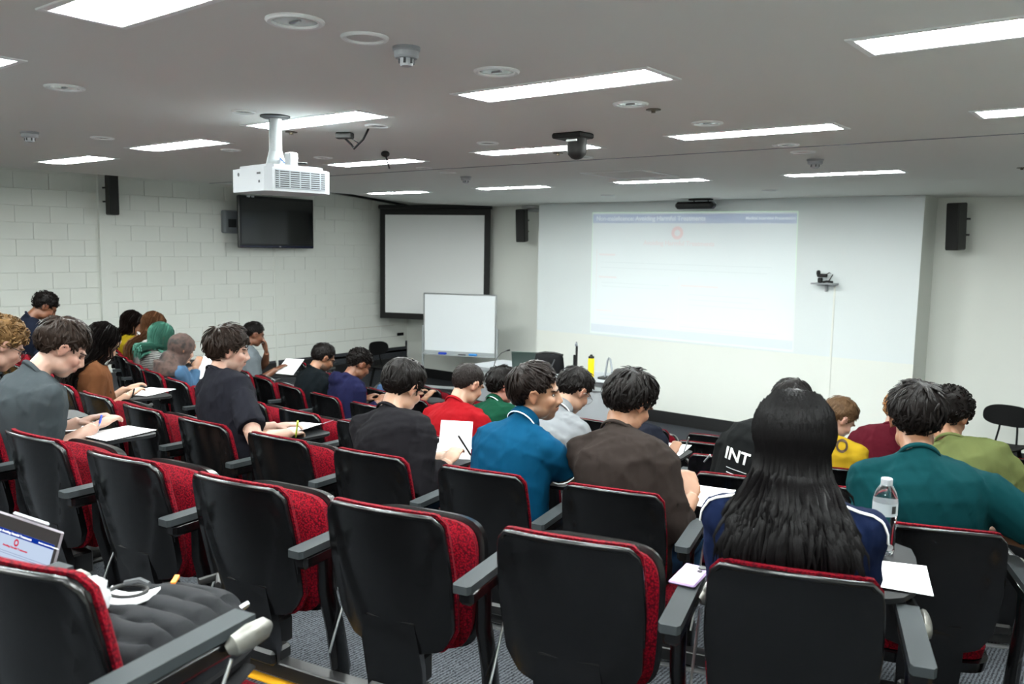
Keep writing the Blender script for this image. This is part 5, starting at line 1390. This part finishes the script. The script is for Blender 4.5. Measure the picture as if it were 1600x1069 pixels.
LOCAL('E', -2, (.13, .64, .76), .21, .26, .4, 'page held by the chin-on-hand reader', .02, .5)
sheet(690, 706, 'C', TZ, .21, .297, .2, 'page lying before the charcoal long-sleeved student'); sheet(712, 690, 'C', .76, .16, .20, .5, 'turned-up page at the charcoal long-sleeved student', .02, 1.25)
LOCAL('C', 4, (.12, .60, TZ), .2, .22, .3, 'page beside the forearm of the teal polo student'); sheet(1098, 776, 'C', TZ, .21, .297, .2, 'bluish worksheet by the fist of the cocoa brown top student'); PAGE_D9()
sheet(1046, 702, 'E', TZ, .22, .30, .2, 'page under the writing hand of the dark-ringleted student'); sheet(1398, 902, 'B', TZ, .17, .2, .3, 'blank sheet beside the water bottle')
sheet(1345, 738, 'E', TZ, .22, .30, .4, 'page beside the canary yellow T-shirt student'); sheet(1382, 718, 'F', TZ+.02, .28, .22, .1, 'wide page behind the maroon top student', .03)
def pen(row, a, b, za, zb, m, label, tipm=None):
    P0 = onz(*a, FLOORZ[row]+za); P1 = onz(*b, FLOORZ[row]+zb)
    r = tag(empty('pen', P0), label, 'pen', 'pens held by students'); v = P1-P0
    v = v.normalized()*.145
    MB().tube([(0, 0, 0), v*.05, v*.6], [.001, .0045, .0045], 8).obj('barrel', M_WHITE if tipm else m, r); MB().tube([v*.6, v], [.0052, .0048], 8).obj('cap', tipm or m, r)
pen('B', (152, 676), (161, 640), .69, .82, M_BLUE, 'pen with blue cap held by the washed grey T-shirt student', M_BLUE)
pen('C', (206, 622), (212, 600), .70, .82, M_SOOT, 'black pen held by the rust brown top student'); pen('C', (462, 684), (465, 660), .70, .80, mat('lime', rgb(190, 210, 60), .4), 'lime green pen held by the faded black T-shirt student')
pen('C', (736, 712), (722, 690), .72, .80, M_SOOT, 'black pen held by the charcoal long-sleeved student'); pen('E', (1068, 708), (1075, 688), .70, .80, M_WHITE, 'white pen held by the dark-ringleted student', M_ALU)
pen('D', (1100, 722), (1114, 706), .74, .84, M_WHITE, 'white pen beside the INT jacket student')

# ---- water bottle on the long-haired student's tablet
M_PET = mat('clear_pet', (.97, .98, 1), .03, trans=1., ior=1.28); M_WATER = mat('water', (.96, .98, 1), .0, trans=1., ior=1.33)
p = onz(1378, 864, FLOORZ['B']+.682)
r = tag(empty('water_bottle', p), 'clear plastic water bottle with white cap and label on a writing tablet', 'bottle')
sb_ = 1.0
prof = [(.022, .0), (.031, .004), (.0335, .015), (.032, .025), (.0335, .035), (.0315, .045), (.0335, .056), (.0315, .068), (.0335, .08), (.031, .095), (.0335, .105), (.0338, .115), (.0338, .158), (.033, .168), (.028, .185), (.018, .202), (.0135, .208), (.0135, .216)]
MB().lathe(prof, 28).obj('bottle_wall', M_PET, r, 60)
MB().lathe([(.0342, .118), (.0342, .155)], 28).obj('label_band', mat('bottle_label', rgb(190, 196, 202), .35, alpha=.45), r, 60)
MB().lathe([(.0155, .204), (.0158, .206), (.0158, .222), (.014, .224)], 20).obj('cap', M_WHITE, r)
bc = MB()
for k in range(7):
    a = -.75+k*.06; bc.box((.0347*math.cos(a), .0347*math.sin(a), .138), (.0006, .0012+.0006*(k % 3), .022), RZ(a).to_3x3())
bc.obj('bar_code', M_SOOT, r, smooth=None)
# ---- phone on the arm pad
p = onz(1078, 902, FLOORZ['B']+.664)
r = tag(empty('phone', p, .15), 'lilac phone lying on the arm rest beside the long-haired student', 'phone')
MB().box((0, 0, .005), (.074, .15, .009), ch=.004).obj('phone_body', mat('lilac', rgb(140, 118, 156), .4), r); MB().tube([(.018, .055, .0095), (.018, .055, .0125)], .012, 12).tube([(.018, .03, .0095), (.018, .03, .0115)], .007, 12).obj('lens', M_SOOT, r); MB().tube([(-.0, .0, .0095), (-.0, .0, .0105)], .014, 16).obj('sticker', mat('sticker_pink', rgb(224, 150, 150), .5), r)
# ---- wrist watch of the teal student
aT = BYKEY['teal']['_']; Sx, El, Wt = aT['arms'][1]; ax_ = (Wt-El).normalized(); u_ = ax_.orthogonal().normalized(); v_ = ax_.cross(u_); cw = Wt-ax_*.015
wr = MB().tube([cw+(u_*math.cos(2*PI*k/20)+v_*math.sin(2*PI*k/20))*.031 for k in range(21)], [(.008, .003)]*21, 6, up=ax_).obj('wrist_watch', M_ALU); wr.matrix_world = aT['S']; tag(wr, 'steel wrist watch on the deep teal T-shirt student', 'watch')

# ---- backpack, wrapped parcel, white visor and cable on the row-end seat
MA_ = seatM('A', 0)
r = empty('backpack'); r.matrix_world = MA_ @ T(-.035, .38, .415) @ RZ(.12) @ Matrix.Diagonal((.95, .74, 1.25, 1)); tag(r, 'black quilted backpack lying flat on the row-end seat', 'backpack')
F = []; B = []; nu, nv = 25, 61
for j in range(nv):
    fr_ = []; br_ = []
    for i in range(nu):
        u, v = -1+2*i/(nu-1), -1+2*j/(nv-1); k = max(abs(u), abs(v))/((abs(u)**3.4+abs(v)**3.4)**(1/3.4) or 1)
        x, y = u*k*.175, v*k*.27; e = 1-max(abs(u), abs(v))**5
        q_ = .020*(1-abs(math.sin((v*.5+.5)*PI*6+.5*u))**.35) if abs(u) < .70 else .014*sst(.70, .76, abs(u))
        fr_.append((x, y, .06+.085*math.sqrt(max(0, e))-q_)); br_.append((x*.97, y*.97, -.02))
    F.append(fr_); B.append(br_)
me = MB().closed_grid(F, B).mesh('bag_body', 50); fixnormals(me); me.materials.append(M_BAGP); inst('bag_body', me, r)
zp = []
for k in range(33):
    a = 2*PI*k/32; c_, s_ = math.cos(a), math.sin(a); kk = 1/((abs(c_)**3.4+abs(s_)**3.4)**(1/3.4)); zp.append((c_*kk*.174, s_*kk*.27, .066))
MB().tube(zp, .006, 6).obj('zip', M_SOOT, r); MB().tube([(x*1.0, y, .03) for x, y, z in zp], .010, 6).obj('piping', M_BAG, r)
MB().box((.12, .22, .10), (.012, .05, .012), ch=.004).obj('zip_pull', M_ALU, r); MB().tube([(-.03, .245, .125), (.0, .29, .13), (.03, .245, .125)], .008, 8).obj('grab_handle', M_SOOT, r)
MB().box((-.06, .18, .142), (.012, .06, .004), RZ(.4).to_3x3()).obj('orange_tab', mat('orange', rgb(230, 130, 40), .5), r, smooth=None)
MB().tube([(.17, -.15, .0), (.20, -.02, .01), (.19, .12, .02)], [(.006, .02)]*3, 8).obj('side_strap', M_BAG, r)
r = empty('visor_card'); r.matrix_world = T(*onz(203, 930, FLOORZ['A']+.594)) @ RZ(.65) @ RX(.05) @ Matrix.Diagonal((.66, .66, 1, 1)); tag(r, 'white crescent visor card lying on the quilted backpack', 'card')
out_ = [(.085*math.cos(a), .085*math.sin(a)) for a in np.linspace(PI*1.0, PI*2.0, 15)]+[(.085, .05), (.05, .015), (.0, .0), (-.05, .015), (-.085, .05)]
MB().prism(out_, 0, .006).obj('card', M_PAPER, r, smooth=30)
r = empty('coiled_cable'); r.matrix_world = T(*onz(200, 926, FLOORZ['A']+.600)) @ RZ(.65) @ Matrix.Diagonal((.68, .68, .9, 1)); tag(r, 'coiled black cable resting on the white visor card', 'cable')
MB().tube([(.062*math.cos(a)*(1+.04*math.sin(a*2)), .040*math.sin(a), .004+.004*math.sin(a)) for a in np.linspace(0, 2*PI, 33)], .006, 8).obj('coil', M_SOOT, r); MB().tube([(-.03, .036, .012), (.02, .046, .016), (.06, .03, .012)], [.008, .011, .008], 8).obj('plug', M_DKGREY, r)
r = empty('wrapped_parcel'); r.matrix_world = T(*onz(140, 938, FLOORZ['A']+.62)) @ Matrix.Diagonal((.8, .8, .9, 1)); tag(r, 'round item in crinkled clear wrapping beside the visor card', 'parcel')
pm = MB().ell((0, 0, 0), (.05, .05, .045), 24, 16).mesh('wrap', 20); p_ = co_of(pm); g_ = np.random.RandomState(4); p_ = p_*(1+.10*g_.rand(len(p_))[:, None])
up2 = p_[:, 2] > .03; p_[up2] *= np.array([1.25, 1.25, 1.2]); set_co(pm, p_); pm.materials.append(mat('crinkled_wrap', (.9, .92, .95), .12, trans=.6, ior=1.2)); inst('wrap', pm, r)
MB().ell((0, 0, -.005), (.036, .036, .034)).obj('contents', mat('contents', rgb(190, 188, 184), .5), r)

# ---- tablet computer showing the slide
c0, c1, c2 = ondep(-28, 790, 2.08), ondep(98, 832, 2.00), ondep(62, 905, 2.0)
tx = (c1-c0); wT = .25; tx.normalize(); tv = (c2-c1); tv = (tv-tx*tv.dot(tx)).normalized(); tn = tx.cross(tv)
org_ = c1
Mt = Matrix((tx, -tv, tx.cross(-tv))).transposed().to_4x4(); Mt.translation = org_
hT = .175
r = empty('tablet_computer'); r.matrix_world = Mt; tag(r, 'tablet computer propped upright, showing the same slide, behind the backpack seat', 'tablet computer')
MB().box((-wT/2, -hT/2, -.004), (wT, hT, .007), ch=.003).obj('case', mat('tablet_case', rgb(176, 170, 178), .3, .6), r)
MB().box((-wT/2, -hT/2, .0003), (wT-.008, hT-.008, .001)).obj('bezel', M_SOOT, r, smooth=None)
D_W, D_B, D_R, D_G = emis('tablet_white', rgb(196, 212, 236), TABLETGLOW), emis('tablet_blue', rgb(12, 50, 150), TABLETGLOW), emis('tablet_red', rgb(210, 40, 70), TABLETGLOW), emis('tablet_text', rgb(150, 160, 190), TABLETGLOW)
def tq(nm, x0, x1, y0, y1, m, z_): return MB().box(((x0+x1)/2, (y0+y1)/2, z_), (x1-x0, y1-y0, .0003)).obj(nm, m, r, smooth=None)
tq('display', -wT+.012, -.012, -hT+.004, -.034, D_W, .0011); tq('title_bar', -wT+.012, -.012, -.046, -.034, D_B, .0014)
text('display_text', 'Non-maleficence: Avoiding Harmful Treatments', .0078, M_PAPER, r, T(-wT+.016, -.0425, .0016), True)
text('display_text', 'Medical Interview Presentation', .005, M_PAPER, r, T(-.060, -.0415, .0016), True)
text('display_text', 'Avoiding Harmful Treatments', .0065, D_R, r, T(-wT/2, -.073, .0016), True, 'CENTER')
rg = MB(); vs_ = [(-wT/2+rr*math.cos(2*PI*k/24), -.058+rr*1.2*math.sin(2*PI*k/24), .0016) for rr in (.0075, .0038) for k in range(24)]
rg.add(vs_, [(k, 24+k, 24+(k+1) % 24, (k+1) % 24) for k in range(24)]).obj('ring_emblem', D_R, r, smooth=None)
for x0, x1, y_ in ((-.23, -.02, -.085), (-.23, -.03, -.090), (-.23, -.14, -.105), (-.23, -.15, -.110), (-.115, -.03, -.108), (-.115, -.04, -.113), (-.115, -.03, -.118), (-.115, -.035, -.123), (-.115, -.03, -.128)): tq('text_line', x0, x1, y_, y_+.0012, D_G, .0013)
tag(MB().box((-wT*.42, .006, -.003), (.115, .009, .009), ch=.004).obj('stylus_pen', M_WHITE), 'white stylus clipped along the top of the tablet computer', 'stylus').matrix_world = Mt
r = empty('satchel'); r.matrix_world = seatM('A', -1) @ T(0, .34, .385); tag(r, 'black satchel propping up the tablet computer on a seat', 'bag')
MB().box((0, 0, .08), (.30, .20, .16), ch=.03).obj('bag_body', M_BAG, r); MB().box((0, -.03, .158), (.28, .12, .012), ch=.004).obj('flap', M_BAGP, r)
# ---- purple bag on the floor under the cocoa-brown student's neighbour
p = seatM('D', 10) @ Vector((.03, .80, 0))
r = tag(empty('tote_bag', (p.x, p.y, FLOORZ['D']), .3), 'purple bag with black trim standing on the floor between the seats', 'bag')
MB().tube([(0, 0, .0), (0, 0, .15), (0, 0, .30), (0, 0, .34)], [(.07, .13), (.08, .14), (.07, .13), (.03, .11)], 12, up=(0, 1, 0)).obj('bag_body', mat('purple_nylon', rgb(86, 70, 116), .7), r, 60)
MB().tube([(-.10, -.07, .25), (.10, -.075, .25)], .006, 6).obj('trim_band', M_SOOT, r); MB().tube([(-.06, 0, .33), (0, 0, .42), (.06, 0, .33)], .008, 6).obj('strap', M_SOOT, r)

# ---- printed lettering and stripes on clothes
M_PRW = mat('print_white', rgb(214, 214, 214), .7); M_PRD = mat('print_dark', rgb(58, 38, 22), .8)
def local_on(sp, px, py):
    S = sp['_']['S']; Si = S.inverted(); o = Si @ CAMPOS; d = (Si.to_3x3() @ ray(px, py)).normalized()
    bvh = BVHTree.FromPolygons([v.co for v in sp['_']['sme'].vertices], [tuple(p_.vertices) for p_ in sp['_']['sme'].polygons])
    h = bvh.ray_cast(o, d); return h[0]
def printed(key, px, py, s_, size, m, ang=0., name='printed_lettering'):
    h = local_on(BYKEY[key], px, py)
    if h is not None: project_text(BYKEY[key], s_, size, m, h.x, h.z, name, ang)
printed('jacket', 1150, 722, 'INT', .075, M_PRW, -.15)
for k, s_ in enumerate(('ALTERNATIVE', 'INTERNATIONAL COLLECTION', 'FIELD SERVICE DIVISION')):
    pass
for k, (py, wd_) in enumerate(((737, .12), (745, .11), (751, .13), (757, .12))):
    printed('jacket', 1150, py, '-'*14, .022, M_PRW, -.15, 'printed_line')
printed('yellow', 1302, 704, 'ICO', .085, M_PRD, -.2)

# white stripes along the shoulders of the navy top
spL = BYKEY['longhair']; bvh = BVHTree.FromPolygons([v.co for v in spL['_']['sme'].vertices], [tuple(p_.vertices) for p_ in spL['_']['sme'].polygons])
for q in (-1, 1):
    S0, El, Wt = spL['_']['arms'][q]; Nn = spL['_']['Nn']; pts_ = []
    for k in range(13):
        t = k/12; b_ = Nn.lerp(S0, min(1, t*1.6))+(El-S0)*max(0, t-.5)*.75+Vector((q*.035*t, -.012, 0))
        h = bvh.ray_cast(b_+Vector((q*.12*t, -.10, .35)), (Vector((-q*.12*t, .10, -.35))).normalized())
        if h[0] is not None: pts_.append(h[0]+h[1]*.002)
    if len(pts_) > 3: MB().tube(pts_, [(.003, .0075)]*len(pts_), 6, up=(0, 0, 1)).obj('shoulder_stripe', M_PRW, spL['_']['shirt'])
